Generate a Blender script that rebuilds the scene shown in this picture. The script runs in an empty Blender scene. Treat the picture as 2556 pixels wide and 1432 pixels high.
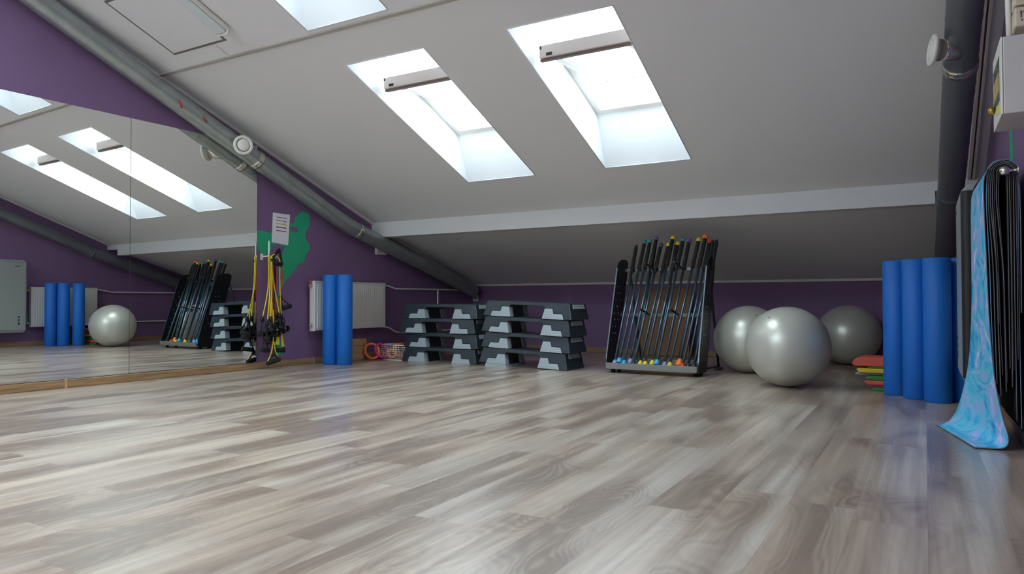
import bpy, bmesh, math, random
from mathutils import Vector, Matrix
from mathutils.geometry import tessellate_polygon
random.seed(7)
S = bpy.context.scene
C = S.collection
PI = math.pi

# ------------------------------------------------------------------ camera
CAM_H = 0.65
YAW, PITCH, ROLL = math.radians(30.1858), math.radians(1.1205), math.radians(-0.092)
cd = bpy.data.cameras.new('camera')
cam = bpy.data.objects.new('camera', cd)
C.objects.link(cam)
cd.sensor_width = 36.0
cd.lens = 1772.15 / 2556 * 36.0
cd.clip_start = 0.02
cd.clip_end = 200
cam.location = (0, 0, CAM_H)
F = Vector((-math.sin(YAW) * math.cos(PITCH), math.cos(YAW) * math.cos(PITCH), math.sin(PITCH)))
R0 = Vector((math.cos(YAW), math.sin(YAW), 0))
U0 = R0.cross(F)
R1 = R0 * math.cos(ROLL) + U0 * math.sin(ROLL)
U1 = -R0 * math.sin(ROLL) + U0 * math.cos(ROLL)
cam.rotation_euler = Matrix((R1, U1, -F)).transposed().to_euler()
S.camera = cam

# ------------------------------------------------------------------ world and exposure
SKY = 13.6
w = bpy.data.worlds.new('overcast_sky')
S.world = w
w.use_nodes = True
nt = w.node_tree
bg = nt.nodes['Background']
tc = nt.nodes.new('ShaderNodeTexCoord')
sep = nt.nodes.new('ShaderNodeSeparateXYZ')
mr = nt.nodes.new('ShaderNodeMapRange')
mr.inputs['From Min'].default_value = -0.1
mr.inputs['From Max'].default_value = 0.9
cr = nt.nodes.new('ShaderNodeMixRGB')
cr.inputs[1].default_value = (0.62, 0.74, 0.86, 1)
cr.inputs[2].default_value = (0.86, 0.94, 1.0, 1)
nt.links.new(tc.outputs['Generated'], sep.inputs[0])
nt.links.new(sep.outputs['Z'], mr.inputs['Value'])
nt.links.new(mr.outputs[0], cr.inputs[0])
nt.links.new(cr.outputs[0], bg.inputs['Color'])
bg.inputs['Strength'].default_value = SKY
S.view_settings.view_transform = 'Standard'
S.view_settings.look = 'None'
S.view_settings.gamma = 1
S.view_settings.use_curve_mapping = False
S.view_settings.exposure = 0.50
S.cycles.use_denoising = True
S.cycles.max_bounces = 14
S.cycles.diffuse_bounces = 8
S.cycles.glossy_bounces = 6
S.cycles.sample_clamp_indirect = 8

# ------------------------------------------------------------------ room numbers
SL = 0.3906
YB, ZB = 6.2624, 1.5513           # upper slope meets the beam
YK, ZK = 8.2974, 0.8764            # knee wall
XR = 0.388                         # right wall face
YBACK = -2.4
Y_RIDGE = 0.2
def cz(y):                        # height of the sloping ceiling
    return ZB + SL * (YB - y)
def wx(y):                        # face of the left wall
    return -5.612 + 0.029 * (y - 3)
AL = math.atan(SL)
E_UP = Vector((0, -math.cos(AL), math.sin(AL)))    # up the slope
N_UP = Vector((0, math.sin(AL), math.cos(AL)))     # out through the roof

# ------------------------------------------------------------------ materials
MATS = {}
def mat(name, col, rough=0.6, metal=0.0, spec=0.5, bump=0.0, bscale=60.0, vary=0.0, vscale=3.0, coat=0.0):
    if name in MATS: return MATS[name]
    m = bpy.data.materials.new(name)
    m.use_nodes = True
    n = m.node_tree; b = n.nodes['Principled BSDF']
    b.inputs['Base Color'].default_value = (*col, 1)
    b.inputs['Roughness'].default_value = rough
    b.inputs['Metallic'].default_value = metal
    b.inputs['Specular IOR Level'].default_value = spec
    b.inputs['Coat Weight'].default_value = coat
    if vary > 0:
        t = n.nodes.new('ShaderNodeTexCoord'); no = n.nodes.new('ShaderNodeTexNoise')
        no.inputs['Scale'].default_value = vscale; no.inputs['Detail'].default_value = 5
        mx = n.nodes.new('ShaderNodeMixRGB')
        mx.inputs[1].default_value = tuple(c * (1 - vary) for c in col) + (1,)
        mx.inputs[2].default_value = tuple(min(1, c * (1 + vary)) for c in col) + (1,)
        n.links.new(t.outputs['Object'], no.inputs['Vector'])
        n.links.new(no.outputs['Fac'], mx.inputs[0]); n.links.new(mx.outputs[0], b.inputs['Base Color'])
    if bump > 0:
        t = n.nodes.new('ShaderNodeTexCoord'); no = n.nodes.new('ShaderNodeTexNoise')
        no.inputs['Scale'].default_value = bscale; no.inputs['Detail'].default_value = 3
        bu = n.nodes.new('ShaderNodeBump'); bu.inputs['Strength'].default_value = bump; bu.inputs['Distance'].default_value = 0.01
        n.links.new(t.outputs['Object'], no.inputs['Vector'])
        n.links.new(no.outputs['Fac'], bu.inputs['Height']); n.links.new(bu.outputs[0], b.inputs['Normal'])
    MATS[name] = m
    return m

def srgb(r, g, b):
    f = lambda c: (c / 255 / 12.92) if c / 255 <= 0.04045 else ((c / 255 + 0.055) / 1.055) ** 2.4
    return (f(r), f(g), f(b))

M_CEIL = mat('ceiling_paint', srgb(228, 229, 230), 0.75, bump=0.03, bscale=25, spec=0.2)
M_REVEAL = mat('reveal_paint', srgb(224, 227, 230), 0.6, spec=0.2)
M_BEAM = mat('beam_paint', srgb(212, 212, 212), 0.65, spec=0.3)
M_TRIM = mat('white_trim', srgb(226, 222, 216), 0.5)
M_JOINT = mat('joint_strip', srgb(172, 168, 158), 0.6)
M_PURPLE = mat('purple_paint', srgb(128, 100, 138), 0.6, bump=0.06, bscale=40, vary=0.04, vscale=2, spec=0.3)
M_GREEN = mat('green_paint', srgb(48, 172, 128), 0.6, bump=0.05, bscale=40, spec=0.3)
M_WOODTRIM = None
M_METALB = mat('galvanised', srgb(160, 168, 166), 0.34, 0.6, bump=0.14, bscale=9, vary=0.25, vscale=9)
M_DUCTDARK = mat('galvanised_dark', srgb(116, 120, 128), 0.5, 0.6, bump=0.1, bscale=12, vary=0.2, vscale=5)
M_FOIL = mat('foil_tape', srgb(215, 212, 200), 0.22, 0.95, bump=0.6, bscale=45)
M_WHITE = mat('white_plastic', srgb(232, 230, 222), 0.4)
M_RAD = mat('radiator_enamel', srgb(222, 220, 212), 0.35)
M_BLUE = mat('blue_foam', srgb(14, 106, 198), 0.55, bump=0.04, bscale=150)
M_BLACK = mat('black_plastic', srgb(38, 42, 46), 0.42, bump=0.02, bscale=120)
M_STEP = mat('step_plastic', srgb(42, 54, 62), 0.34, bump=0.05, bscale=160)
M_RISER = mat('riser_plastic', srgb(158, 170, 176), 0.5)
M_BALL = None
M_CHROME = mat('chrome', srgb(225, 225, 220), 0.15, 1.0)
M_STEEL = mat('steel', srgb(190, 192, 194), 0.3, 0.9)
M_FOAMB = mat('black_foam', srgb(26, 27, 28), 0.85, bump=0.1, bscale=200)
M_BAR = mat('bar_metal', srgb(96, 118, 132), 0.34, 0.85)
M_RACK = mat('rack_black', srgb(30, 33, 38), 0.3, 0.2)
M_TRAY = mat('rack_grey', srgb(128, 128, 124), 0.45, 0.3)
M_MATBLK = mat('mat_black', srgb(24, 25, 27), 0.8, bump=0.1, bscale=250)
M_MATGREY = mat('mat_edge_grey', srgb(105, 105, 108), 0.8, bump=0.1, bscale=250)
M_DARK = mat('dark_gap', srgb(40, 36, 34), 0.8)
M_BROWN = mat('brown_gap', srgb(112, 72, 52), 0.8)
M_CORK = mat('cork', srgb(188, 150, 108), 0.8, bump=0.2, bscale=160, vary=0.15, vscale=60)
M_PAPER = mat('paper', srgb(236, 234, 240), 0.7)
M_SASH = mat('pine_white', srgb(236, 232, 226), 0.45, vary=0.03, vscale=8)
M_RUBBER = mat('rubber_black', srgb(22, 22, 23), 0.6)
M_BOX = mat('box_grey', srgb(206, 203, 198), 0.45)
M_BEIGE = mat('beige_plastic', srgb(214, 202, 178), 0.45)
COL = {'yellow': srgb(226, 200, 40), 'red': srgb(190, 62, 44), 'orange': srgb(240, 120, 40), 'teal': srgb(38, 150, 148),
       'purple': srgb(116, 84, 150), 'blue': srgb(60, 170, 220), 'lilac': srgb(150, 140, 190), 'green': srgb(52, 136, 60),
       'magenta': srgb(196, 50, 130), 'dark': srgb(40, 40, 42), 'grey': srgb(165, 170, 168), 'navy': srgb(60, 80, 110)}
def cmat(c, rough=0.5): return mat('coloured_' + c, COL[c], rough)

def mk_ball():
    m = bpy.data.materials.new('ball_vinyl'); m.use_nodes = True
    n = m.node_tree; b = n.nodes['Principled BSDF']
    b.inputs['Base Color'].default_value = (*srgb(198, 198, 188), 1)
    b.inputs['Metallic'].default_value = 0.35
    b.inputs['Roughness'].default_value = 0.33
    t = n.nodes.new('ShaderNodeTexCoord'); wv = n.nodes.new('ShaderNodeTexWave')
    wv.wave_type = 'BANDS'; wv.bands_direction = 'Z'
    wv.inputs['Scale'].default_value = 60; wv.inputs['Distortion'].default_value = 1.5
    bu = n.nodes.new('ShaderNodeBump'); bu.inputs['Strength'].default_value = 0.05; bu.inputs['Distance'].default_value = 0.003
    n.links.new(t.outputs['Object'], wv.inputs['Vector'])
    n.links.new(wv.outputs['Fac'], bu.inputs['Height']); n.links.new(bu.outputs[0], b.inputs['Normal'])
    return m
M_BALL = mk_ball()

def mk_mirror():
    m = bpy.data.materials.new('mirror_glass'); m.use_nodes = True
    b = m.node_tree.nodes['Principled BSDF']
    b.inputs['Base Color'].default_value = (0.90, 0.92, 0.90, 1)
    b.inputs['Metallic'].default_value = 1.0
    b.inputs['Roughness'].default_value = 0.0
    return m
M_MIRROR = mk_mirror()

def mk_glass():
    m = bpy.data.materials.new('window_glass'); m.use_nodes = True
    n = m.node_tree; n.nodes.clear()
    o = n.nodes.new('ShaderNodeOutputMaterial'); mx = n.nodes.new('ShaderNodeMixShader')
    tr = n.nodes.new('ShaderNodeBsdfTransparent'); gl = n.nodes.new('ShaderNodeBsdfGlossy')
    gl.inputs['Roughness'].default_value = 0.02
    tr.inputs['Color'].default_value = (0.93, 0.97, 0.96, 1)
    mx.inputs[0].default_value = 0.06
    n.links.new(tr.outputs[0], mx.inputs[1]); n.links.new(gl.outputs[0], mx.inputs[2])
    n.links.new(mx.outputs[0], o.inputs['Surface'])
    return m
M_GLASS = mk_glass()

def mk_floor():
    m = bpy.data.materials.new('laminate'); m.use_nodes = True
    n = m.node_tree; L = n.links; b = n.nodes['Principled BSDF']
    def nd(t, **k):
        x = n.nodes.new(t)
        for a, v in k.items(): setattr(x, a, v)
        return x
    def mth(op, a, bb=None):
        x = nd('ShaderNodeMath', operation=op)
        for i, v in enumerate((a, bb)):
            if v is None: continue
            if isinstance(v, (int, float)): x.inputs[i].default_value = v
            else: L.new(v, x.inputs[i])
        return x.outputs[0]
    t = nd('ShaderNodeTexCoord'); sp = nd('ShaderNodeSeparateXYZ'); L.new(t.outputs['Object'], sp.inputs[0])
    PW, PL = 0.193, 1.28
    ux = mth('DIVIDE', sp.outputs['X'], PW); ix = mth('FLOOR', ux)
    wn1 = nd('ShaderNodeTexWhiteNoise', noise_dimensions='1D'); L.new(ix, wn1.inputs['W'])
    vy = mth('ADD', mth('DIVIDE', sp.outputs['Y'], PL), wn1.outputs['Value']); iy = mth('FLOOR', vy)
    cv = nd('ShaderNodeCombineXYZ'); L.new(ix, cv.inputs[0]); L.new(iy, cv.inputs[1])
    wn2 = nd('ShaderNodeTexWhiteNoise', noise_dimensions='2D'); L.new(cv.outputs[0], wn2.inputs['Vector'])
    tone = wn2.outputs['Value']
    # grain coordinates: stretched along the plank, shifted per plank
    def gcoord(sx, sy, k):
        c = nd('ShaderNodeCombineXYZ')
        L.new(mth('ADD', mth('MULTIPLY', sp.outputs['X'], sx), mth('MULTIPLY', tone, 17.0 * k)), c.inputs[0])
        L.new(mth('ADD', mth('MULTIPLY', sp.outputs['Y'], sy), mth('MULTIPLY', tone, 31.0 * k)), c.inputs[1])
        L.new(mth('MULTIPLY', tone, 9.0 * k), c.inputs[2])
        return c.outputs[0]
    def noise(v, sc, det, rough=0.5, dist=0.0):
        x = nd('ShaderNodeTexNoise'); x.inputs['Scale'].default_value = sc; x.inputs['Detail'].default_value = det
        x.inputs['Roughness'].default_value = rough; x.inputs['Distortion'].default_value = dist
        L.new(v, x.inputs['Vector']); return x.outputs['Fac']
    fld = noise(gcoord(3.9, 1.15, 0.7), 1.0, 1.6, 0.45, 0.30)        # growth field: its contours are the cathedral rings
    blot = nd('ShaderNodeMapRange', interpolation_type='SMOOTHSTEP'); L.new(fld, blot.inputs['Value'])
    blot.inputs['From Min'].default_value = 0.42; blot.inputs['From Max'].default_value = 0.66
    rings = mth('SINE', mth('MULTIPLY', fld, 210.0))
    ringamp = mth('ADD', 0.02, mth('MULTIPLY', blot.outputs[0], 0.07))
    fine = noise(gcoord(110, 3.2, 2), 1.0, 4, 0.65)
    streak = noise(gcoord(26, 0.6, 0.9), 1.0, 3, 0.55, 0.2)
    wide = noise(gcoord(8.5, 0.42, 1.7), 1.0, 2, 0.5, 0.2)
    warm = noise(gcoord(3.0, 0.8, 4.1), 1.0, 2)
    v = mth('SUBTRACT', 0.67, mth('MULTIPLY', blot.outputs[0], 0.33))
    v = mth('ADD', v, mth('MULTIPLY', mth('SUBTRACT', streak, 0.5), 0.70))
    v = mth('ADD', v, mth('MULTIPLY', mth('SUBTRACT', wide, 0.5), 0.55))
    v = mth('ADD', v, mth('MULTIPLY', rings, ringamp))
    v = mth('ADD', v, mth('MULTIPLY', mth('SUBTRACT', fine, 0.5), 0.34))
    v = mth('ADD', v, mth('MULTIPLY', mth('SUBTRACT', tone, 0.5), 0.09))
    v = mth('MAXIMUM', v, 0.22)
    ramp = nd('ShaderNodeValToRGB'); e = ramp.color_ramp.elements
    e[0].position = 0.0; e[0].color = (*srgb(130, 112, 101), 1)
    e[1].position = 1.0; e[1].color = (*srgb(216, 203, 188), 1)
    x = e.new(0.36); x.color = (*srgb(142, 123, 110), 1)
    x = e.new(0.62); x.color = (*srgb(174, 156, 141), 1)
    L.new(v, ramp.inputs[0])
    mx = nd('ShaderNodeMixRGB', blend_type='MULTIPLY')
    mx.inputs[0].default_value = 1.0
    wr = nd('ShaderNodeValToRGB'); ee = wr.color_ramp.elements
    ee[0].position = 0.35; ee[0].color = (0.94, 0.98, 1.0, 1); ee[1].position = 0.65; ee[1].color = (1.0, 0.985, 0.955, 1)
    L.new(warm, wr.inputs[0]); L.new(ramp.outputs[0], mx.inputs[1]); L.new(wr.outputs[0], mx.inputs[2])
    # plank seams
    fx = mth('FRACT', ux); fy = mth('FRACT', vy)
    sx = mth('LESS_THAN', mth('MINIMUM', fx, mth('SUBTRACT', 1.0, fx)), 0.006)
    sy = mth('LESS_THAN', mth('MINIMUM', fy, mth('SUBTRACT', 1.0, fy)), 0.0009)
    seam = mth('MAXIMUM', sx, sy)
    m2 = nd('ShaderNodeMixRGB'); L.new(mth('MULTIPLY', seam, 0.35), m2.inputs[0])
    L.new(mx.outputs[0], m2.inputs[1]); m2.inputs[2].default_value = (*srgb(120, 104, 96), 1)
    L.new(m2.outputs[0], b.inputs['Base Color'])
    rr = mth('ADD', mth('MULTIPLY', v, 0.08), 0.26); L.new(rr, b.inputs['Roughness'])
    b.inputs['Specular IOR Level'].default_value = 0.7
    b.inputs['Coat Weight'].default_value = 0.4; b.inputs['Coat Roughness'].default_value = 0.24
    bu = nd('ShaderNodeBump'); bu.inputs['Strength'].default_value = 0.12; bu.inputs['Distance'].default_value = 0.002
    L.new(mth('SUBTRACT', fine, mth('MULTIPLY', seam, 1.5)), bu.inputs['Height']); L.new(bu.outputs[0], b.inputs['Normal'])
    return m
M_FLOOR = mk_floor()

def mk_woodtrim():
    m = bpy.data.materials.new('oak_skirting'); m.use_nodes = True
    n = m.node_tree; L = n.links; b = n.nodes['Principled BSDF']
    t = n.nodes.new('ShaderNodeTexCoord'); mp = n.nodes.new('ShaderNodeMapping')
    mp.inputs['Scale'].default_value = (30, 1.2, 30)
    no = n.nodes.new('ShaderNodeTexNoise'); no.inputs['Scale'].default_value = 2; no.inputs['Detail'].default_value = 4
    r = n.nodes.new('ShaderNodeValToRGB')
    r.color_ramp.elements[0].position = 0.3; r.color_ramp.elements[0].color = (*srgb(128, 98, 68), 1)
    r.color_ramp.elements[1].position = 0.7; r.color_ramp.elements[1].color = (*srgb(176, 142, 104), 1)
    L.new(t.outputs['Object'], mp.inputs[0]); L.new(mp.outputs[0], no.inputs['Vector']); L.new(no.outputs['Fac'], r.inputs[0])
    L.new(r.outputs[0], b.inputs['Base Color']); b.inputs['Roughness'].default_value = 0.45
    return m
M_WOODTRIM = mk_woodtrim()

def mk_marble():
    m = bpy.data.materials.new('mat_print'); m.use_nodes = True
    n = m.node_tree; L = n.links; b = n.nodes['Principled BSDF']
    t = n.nodes.new('ShaderNodeTexCoord')
    mp = n.nodes.new('ShaderNodeMapping'); mp.inputs['Scale'].default_value = (2.6, 1.5, 1.0)
    mp.inputs['Location'].default_value = (0.3, 1.1, 0.4)
    n1 = n.nodes.new('ShaderNodeTexNoise'); n1.inputs['Scale'].default_value = 2.2; n1.inputs['Detail'].default_value = 6
    n1.inputs['Roughness'].default_value = 0.62; n1.inputs['Distortion'].default_value = 1.6
    r = n.nodes.new('ShaderNodeValToRGB'); e = r.color_ramp.elements
    e[0].position = 0.30; e[0].color = (*srgb(30, 126, 206), 1)
    e[1].position = 0.70; e[1].color = (*srgb(222, 216, 244), 1)
    for p, c in ((0.41, srgb(48, 166, 222)), (0.49, srgb(96, 196, 226)), (0.56, srgb(150, 170, 228))):
        x = e.new(p); x.color = (*c, 1)
    L.new(t.outputs['UV'], mp.inputs[0]); L.new(mp.outputs[0], n1.inputs['Vector'])
    L.new(n1.outputs['Fac'], r.inputs[0]); L.new(r.outputs[0], b.inputs['Base Color'])
    b.inputs['Roughness'].default_value = 0.6
    return m
M_PRINT = mk_marble()

# ------------------------------------------------------------------ geometry helpers
def box(bm, a, b):
    vs = [bm.verts.new((x, y, z)) for x in (a[0], b[0]) for y in (a[1], b[1]) for z in (a[2], b[2])]
    q = [(0, 1, 3, 2), (4, 6, 7, 5), (0, 4, 5, 1), (2, 3, 7, 6), (0, 2, 6, 4), (1, 5, 7, 3)]
    return [bm.faces.new([vs[i] for i in f]) for f in q]
def obox(bm, origin, ax, ay, az, a, b):     # box in a local frame
    vs = []
    for x in (a[0], b[0]):
        for y in (a[1], b[1]):
            for z in (a[2], b[2]):
                vs.append(bm.verts.new(origin + ax * x + ay * y + az * z))
    q = [(0, 1, 3, 2), (4, 6, 7, 5), (0, 4, 5, 1), (2, 3, 7, 6), (0, 2, 6, 4), (1, 5, 7, 3)]
    for f in q: bm.faces.new([vs[i] for i in f])
def basis(d):
    d = d.normalized()
    u = Vector((0, 0, 1)) if abs(d.z) < 0.9 else Vector((1, 0, 0))
    a = d.cross(u).normalized(); return a, d.cross(a).normalized()
def tube(bm, pts, r, seg=12, cap=True):
    pts = [Vector(p) for p in pts]
    rs = r if isinstance(r, (list, tuple)) else [r] * len(pts)
    rings = []; a = None
    for i, p in enumerate(pts):
        d = (pts[min(i + 1, len(pts) - 1)] - pts[max(i - 1, 0)]).normalized()
        if a is None: a, b = basis(d)
        else:
            a = (a - d * a.dot(d)).normalized(); b = d.cross(a).normalized()
        rings.append([bm.verts.new(p + (a * math.cos(2 * PI * k / seg) + b * math.sin(2 * PI * k / seg)) * rs[i]) for k in range(seg)])
    for i in range(len(rings) - 1):
        for k in range(seg):
            bm.faces.new((rings[i][k], rings[i][(k + 1) % seg], rings[i + 1][(k + 1) % seg], rings[i + 1][k])).smooth = True
    if cap:
        bm.faces.new(list(reversed(rings[0]))); bm.faces.new(rings[-1])
def lathe(bm, prof, origin=(0, 0, 0), axis=(0, 0, 1), seg=32):
    origin = Vector(origin); d = Vector(axis).normalized(); a, b = basis(d); rings = []
    for r, h in prof:
        if r < 1e-6: rings.append([bm.verts.new(origin + d * h)])
        else: rings.append([bm.verts.new(origin + d * h + (a * math.cos(2 * PI * k / seg) + b * math.sin(2 * PI * k / seg)) * r) for k in range(seg)])
    for i in range(len(rings) - 1):
        A, B = rings[i], rings[i + 1]
        for k in range(seg):
            k2 = (k + 1) % seg
            if len(A) == 1 and len(B) == 1: continue
            if len(A) == 1: f = (A[0], B[k2], B[k])
            elif len(B) == 1: f = (A[k], A[k2], B[0])
            else: f = (A[k], A[k2], B[k2], B[k])
            bm.faces.new(f).smooth = True
def prism(bm, poly, f0, f1):                # poly of 2D points, f0/f1 map them to 3D
    A = [bm.verts.new(f0(*p)) for p in poly]; B = [bm.verts.new(f1(*p)) for p in poly]
    n = len(poly)
    bm.faces.new(list(reversed(A))); bm.faces.new(B)
    for i in range(n): bm.faces.new((A[i], A[(i + 1) % n], B[(i + 1) % n], B[i]))
def smooth_path(pts, n=8):
    pts = [Vector(p) for p in pts]; out = []
    for i in range(len(pts) - 1):
        p0 = pts[max(i - 1, 0)]; p1 = pts[i]; p2 = pts[i + 1]; p3 = pts[min(i + 2, len(pts) - 1)]
        for k in range(n):
            t = k / n
            out.append(0.5 * ((2 * p1) + (p2 - p0) * t + (2 * p0 - 5 * p1 + 4 * p2 - p3) * t * t + (-p0 + 3 * p1 - 3 * p2 + p3) * t ** 3))
    out.append(pts[-1]); return out
def obj(name, bm, m, parent=None, bevel=0, smooth=False, loc=None, segs=2):
    bmesh.ops.recalc_face_normals(bm, faces=bm.faces)
    me = bpy.data.meshes.new(name)
    if loc is not None: bmesh.ops.translate(bm, verts=bm.verts, vec=-Vector(loc))
    bm.to_mesh(me); bm.free()
    o = bpy.data.objects.new(name, me); C.objects.link(o)
    for x in (m if isinstance(m, list) else [m]): me.materials.append(x)
    if smooth:
        for p in me.polygons: p.use_smooth = True
    if loc is not None: o.location = loc
    if parent is not None: o.parent = parent
    if bevel:
        b = o.modifiers.new('bevel', 'BEVEL'); b.width = bevel; b.segments = segs; b.limit_method = 'ANGLE'; b.angle_limit = math.radians(40)
    return o
def thing(name, label, cat, loc=(0, 0, 0), rot=(0, 0, 0), group=None):
    o = bpy.data.objects.new(name, None); C.objects.link(o)
    o.empty_display_size = 0.1
    o.location = loc; o.rotation_euler = rot; o['label'] = label; o['category'] = cat
    if group: o['group'] = group
    return o
def tag(o, label, cat, group=None):
    o['label'] = label; o['category'] = cat
    if group: o['group'] = group
    return o
def struct(o): o['kind'] = 'structure'; return o
def dup(root, loc=None, rot=None, label=None, group=None):
    r = root.copy(); C.objects.link(r)
    if loc is not None: r.location = loc
    if rot is not None: r.rotation_euler = rot
    if label: r['label'] = label
    if group: r['group'] = group
    for ch in list(root.children):
        c = ch.copy(); C.objects.link(c); c.parent = r
        for g in ch.children:
            d = g.copy(); C.objects.link(d); d.parent = c
    return r
BM = bmesh.new
def place(roots, pivot, to, rz=0.0, k=1.0):      # set a finished group down at its spot, turned by rz degrees
    M = Matrix.Translation(Vector(to)) @ Matrix.Rotation(math.radians(rz), 4, 'Z') @ Matrix.Scale(k, 4) @ Matrix.Translation(-Vector(pivot))
    for r in roots: r.matrix_basis = M @ r.matrix_basis
def tops(): return {o for o in C.objects if o.parent is None}

# ------------------------------------------------------------------ floor, walls
bm = BM(); box(bm, (-6.0, YBACK - 0.2, -0.1), (XR + 0.2, YK + 0.2, 0)); struct(obj('floor', bm, M_FLOOR))

ROOFTOP = cz(Y_RIDGE)
def side_poly(pad):
    return [(YBACK - 0.1, -0.05), (YK + 0.15, -0.05), (YK + 0.15, ZK + 0.02), (YB + 0.1, ZK + 0.317 * (YK - YB - 0.1) + 0.06), (YB, cz(YB) + pad), (Y_RIDGE, ROOFTOP + pad), (YBACK - 0.1, cz(Y_RIDGE) + pad)]
bm = BM(); prism(bm, side_poly(0.02), lambda y, z: (wx(y) - 0.15, y, z), lambda y, z: (wx(y), y, z))
wall_left = struct(obj('wall_left', bm, M_PURPLE))
bm = BM(); prism(bm, side_poly(0.02), lambda y, z: (XR, y, z), lambda y, z: (XR + 0.15, y, z))
wall_right = struct(obj('wall_right', bm, M_PURPLE))
bm = BM(); box(bm, (-5.7, YK, -0.05), (XR + 0.1, YK + 0.12, ZK + 0.02)); struct(obj('wall_far', bm, M_PURPLE))
bm = BM(); box(bm, (-5.95, YBACK - 0.12, -0.05), (XR + 0.1, YBACK, ROOFTOP + 0.05)); struct(obj('wall_back', bm, mat('white_wall', srgb(226, 222, 216), 0.7)))
# ------------------------------------------------------------------ ceiling with roof window openings
WIN = [  # x0, x1, y of the lower edge of each opening seen in the photo
    (-3.7753, -3.0422, 5.6506), (-2.362, -1.6144, 5.6506), (-3.7965, -3.0564, 3.6207)]
ADDED_WIN = [(-2.372, -1.632, 3.6207), (-5.22, -4.48, 1.875), (-3.7965, -3.0564, 1.875)]     # unseen windows added above the frame to bring in more daylight
OPEN_DY = 1.6594                    # opening length measured on plan
ALLW = WIN + ADDED_WIN
def hole(x, y, wins):
    return any(a[0] - 1e-4 < x < a[1] + 1e-4 and a[2] - OPEN_DY < y < a[2] for a in wins)
cells_x = sorted({-5.80, XR + 0.1} | {v for a in ALLW for v in a[:2]})
ylist = sorted({YB, Y_RIDGE} | {v for a in ALLW for v in (a[2], a[2] - OPEN_DY)})
bm = BM(); vc = {}
def cv(x, y, z=None):
    k = (round(x, 4), round(y, 4))
    if k not in vc: vc[k] = bm.verts.new((x, y, cz(y) if z is None else z))
    return vc[k]
for i in range(len(cells_x) - 1):
    for j in range(len(ylist) - 1):
        xm, ym = (cells_x[i] + cells_x[i + 1]) / 2, (ylist[j] + ylist[j + 1]) / 2
        if hole(xm, ym, ALLW): continue
        bm.faces.new((cv(cells_x[i], ylist[j]), cv(cells_x[i], ylist[j + 1]), cv(cells_x[i + 1], ylist[j + 1]), cv(cells_x[i + 1], ylist[j])))
ADDED_TOPWIN = [(-5.60, -4.12, -2.2, 0.0), (-3.95, -2.35, -2.2, 0.0)]
tx = sorted({-5.80, XR + 0.1} | {v for a in ADDED_TOPWIN for v in a[:2]}); ty = [YBACK - 0.1, -2.2, 0.0, Y_RIDGE]
for i in range(len(tx) - 1):
    for j in range(3):
        xm, ym = (tx[i] + tx[i + 1]) / 2, (ty[j] + ty[j + 1]) / 2
        if any(a[0] < xm < a[1] and a[2] < ym < a[3] for a in ADDED_TOPWIN): continue
        bm.faces.new([bm.verts.new((x, y, ROOFTOP)) for x, y in ((tx[i], ty[j]), (tx[i], ty[j + 1]), (tx[i + 1], ty[j + 1]), (tx[i + 1], ty[j]))])
bmesh.ops.remove_doubles(bm, verts=bm.verts, dist=1e-4)
me = bpy.data.meshes.new('ceiling'); bmesh.ops.recalc_face_normals(bm, faces=bm.faces); bm.to_mesh(me); bm.free()
ceil_o = bpy.data.objects.new('ceiling', me); C.objects.link(ceil_o); me.materials.append(M_CEIL); struct(ceil_o)
bm = BM()   # lower slope behind the beam
prism(bm, [(YB + 0.1, ZK + 0.317 * (YK - YB - 0.1)), (YK + 0.05, ZK - 0.015), (YK + 0.05, ZK + 0.05), (YB + 0.1, ZK + 0.317 * (YK - YB - 0.1) + 0.05)],
      lambda y, z: (-5.68, y, z), lambda y, z: (XR + 0.1, y, z))
struct(obj('ceiling_lower_slope', bm, M_CEIL))
bm = BM(); box(bm, (-5.53, YB, 1.382), (0.075, YB + 0.16, cz(YB) + 0.012)); box(bm, (0.075, YB, 1.478), (XR, YB + 0.16, cz(YB) + 0.012))
struct(obj('trim_1', bm, M_BEAM, bevel=0.003))
tag(bpy.data.objects['trim_1'], 'white boxed beam between the upper slope and the lower slope', 'beam')

def slope_strip(n, x0, x1, y0, y1, proud, m):      # thin strip lying under the upper slope
    bm = BM()
    o = Vector((0, y1, cz(y1))); L = (y1 - y0) / math.cos(AL)
    obox(bm, o, Vector((1, 0, 0)), E_UP, -N_UP, (x0, 0, -0.004), (x1, L, proud))
    return struct(obj(n, bm, m, bevel=0.002))
slope_strip('trim_2', -5.60, 0.31, 3.656, 3.682, 0.012, M_JOINT)
slope_strip('trim_3', -4.700, -4.676, 3.535, 3.656, 0.010, M_TRIM)
bm = BM(); prism(bm, [(1.2, cz(1.2) - 0.024), (YB, cz(YB) - 0.024), (YB, cz(YB) + 0.004), (1.2, cz(1.2) + 0.004)], lambda y, z: (wx(y) - 0.01, y, z), lambda y, z: (wx(y) + 0.024, y, z))
struct(obj('trim_4', bm, M_TRIM, bevel=0.003))
slope_strip('trim_5', 0.303, 0.313, 0.6, YB, 0.002, M_BROWN)
slope_strip('trim_6', 0.282, 0.303, 0.6, YB, 0.010, M_TRIM)
slope_strip('trim_7', 0.314, 0.330, 0.6, YB, 0.012, M_TRIM)
bm = BM(); box(bm, (-5.46, YK - 0.018, ZK - 0.022), (XR, YK + 0.02, ZK + 0.004)); struct(obj('trim_8', bm, M_TRIM))
bm = BM()
prism(bm, [(YB + 0.1, ZK + 0.317 * (YK - YB - 0.1) - 0.022), (YK, ZK - 0.022), (YK, ZK), (YB + 0.1, ZK + 0.317 * (YK - YB - 0.1))],
      lambda y, z: (wx(y) - 0.01, y, z), lambda y, z: (wx(y) + 0.022, y, z)); struct(obj('trim_9', bm, M_TRIM))
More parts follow.
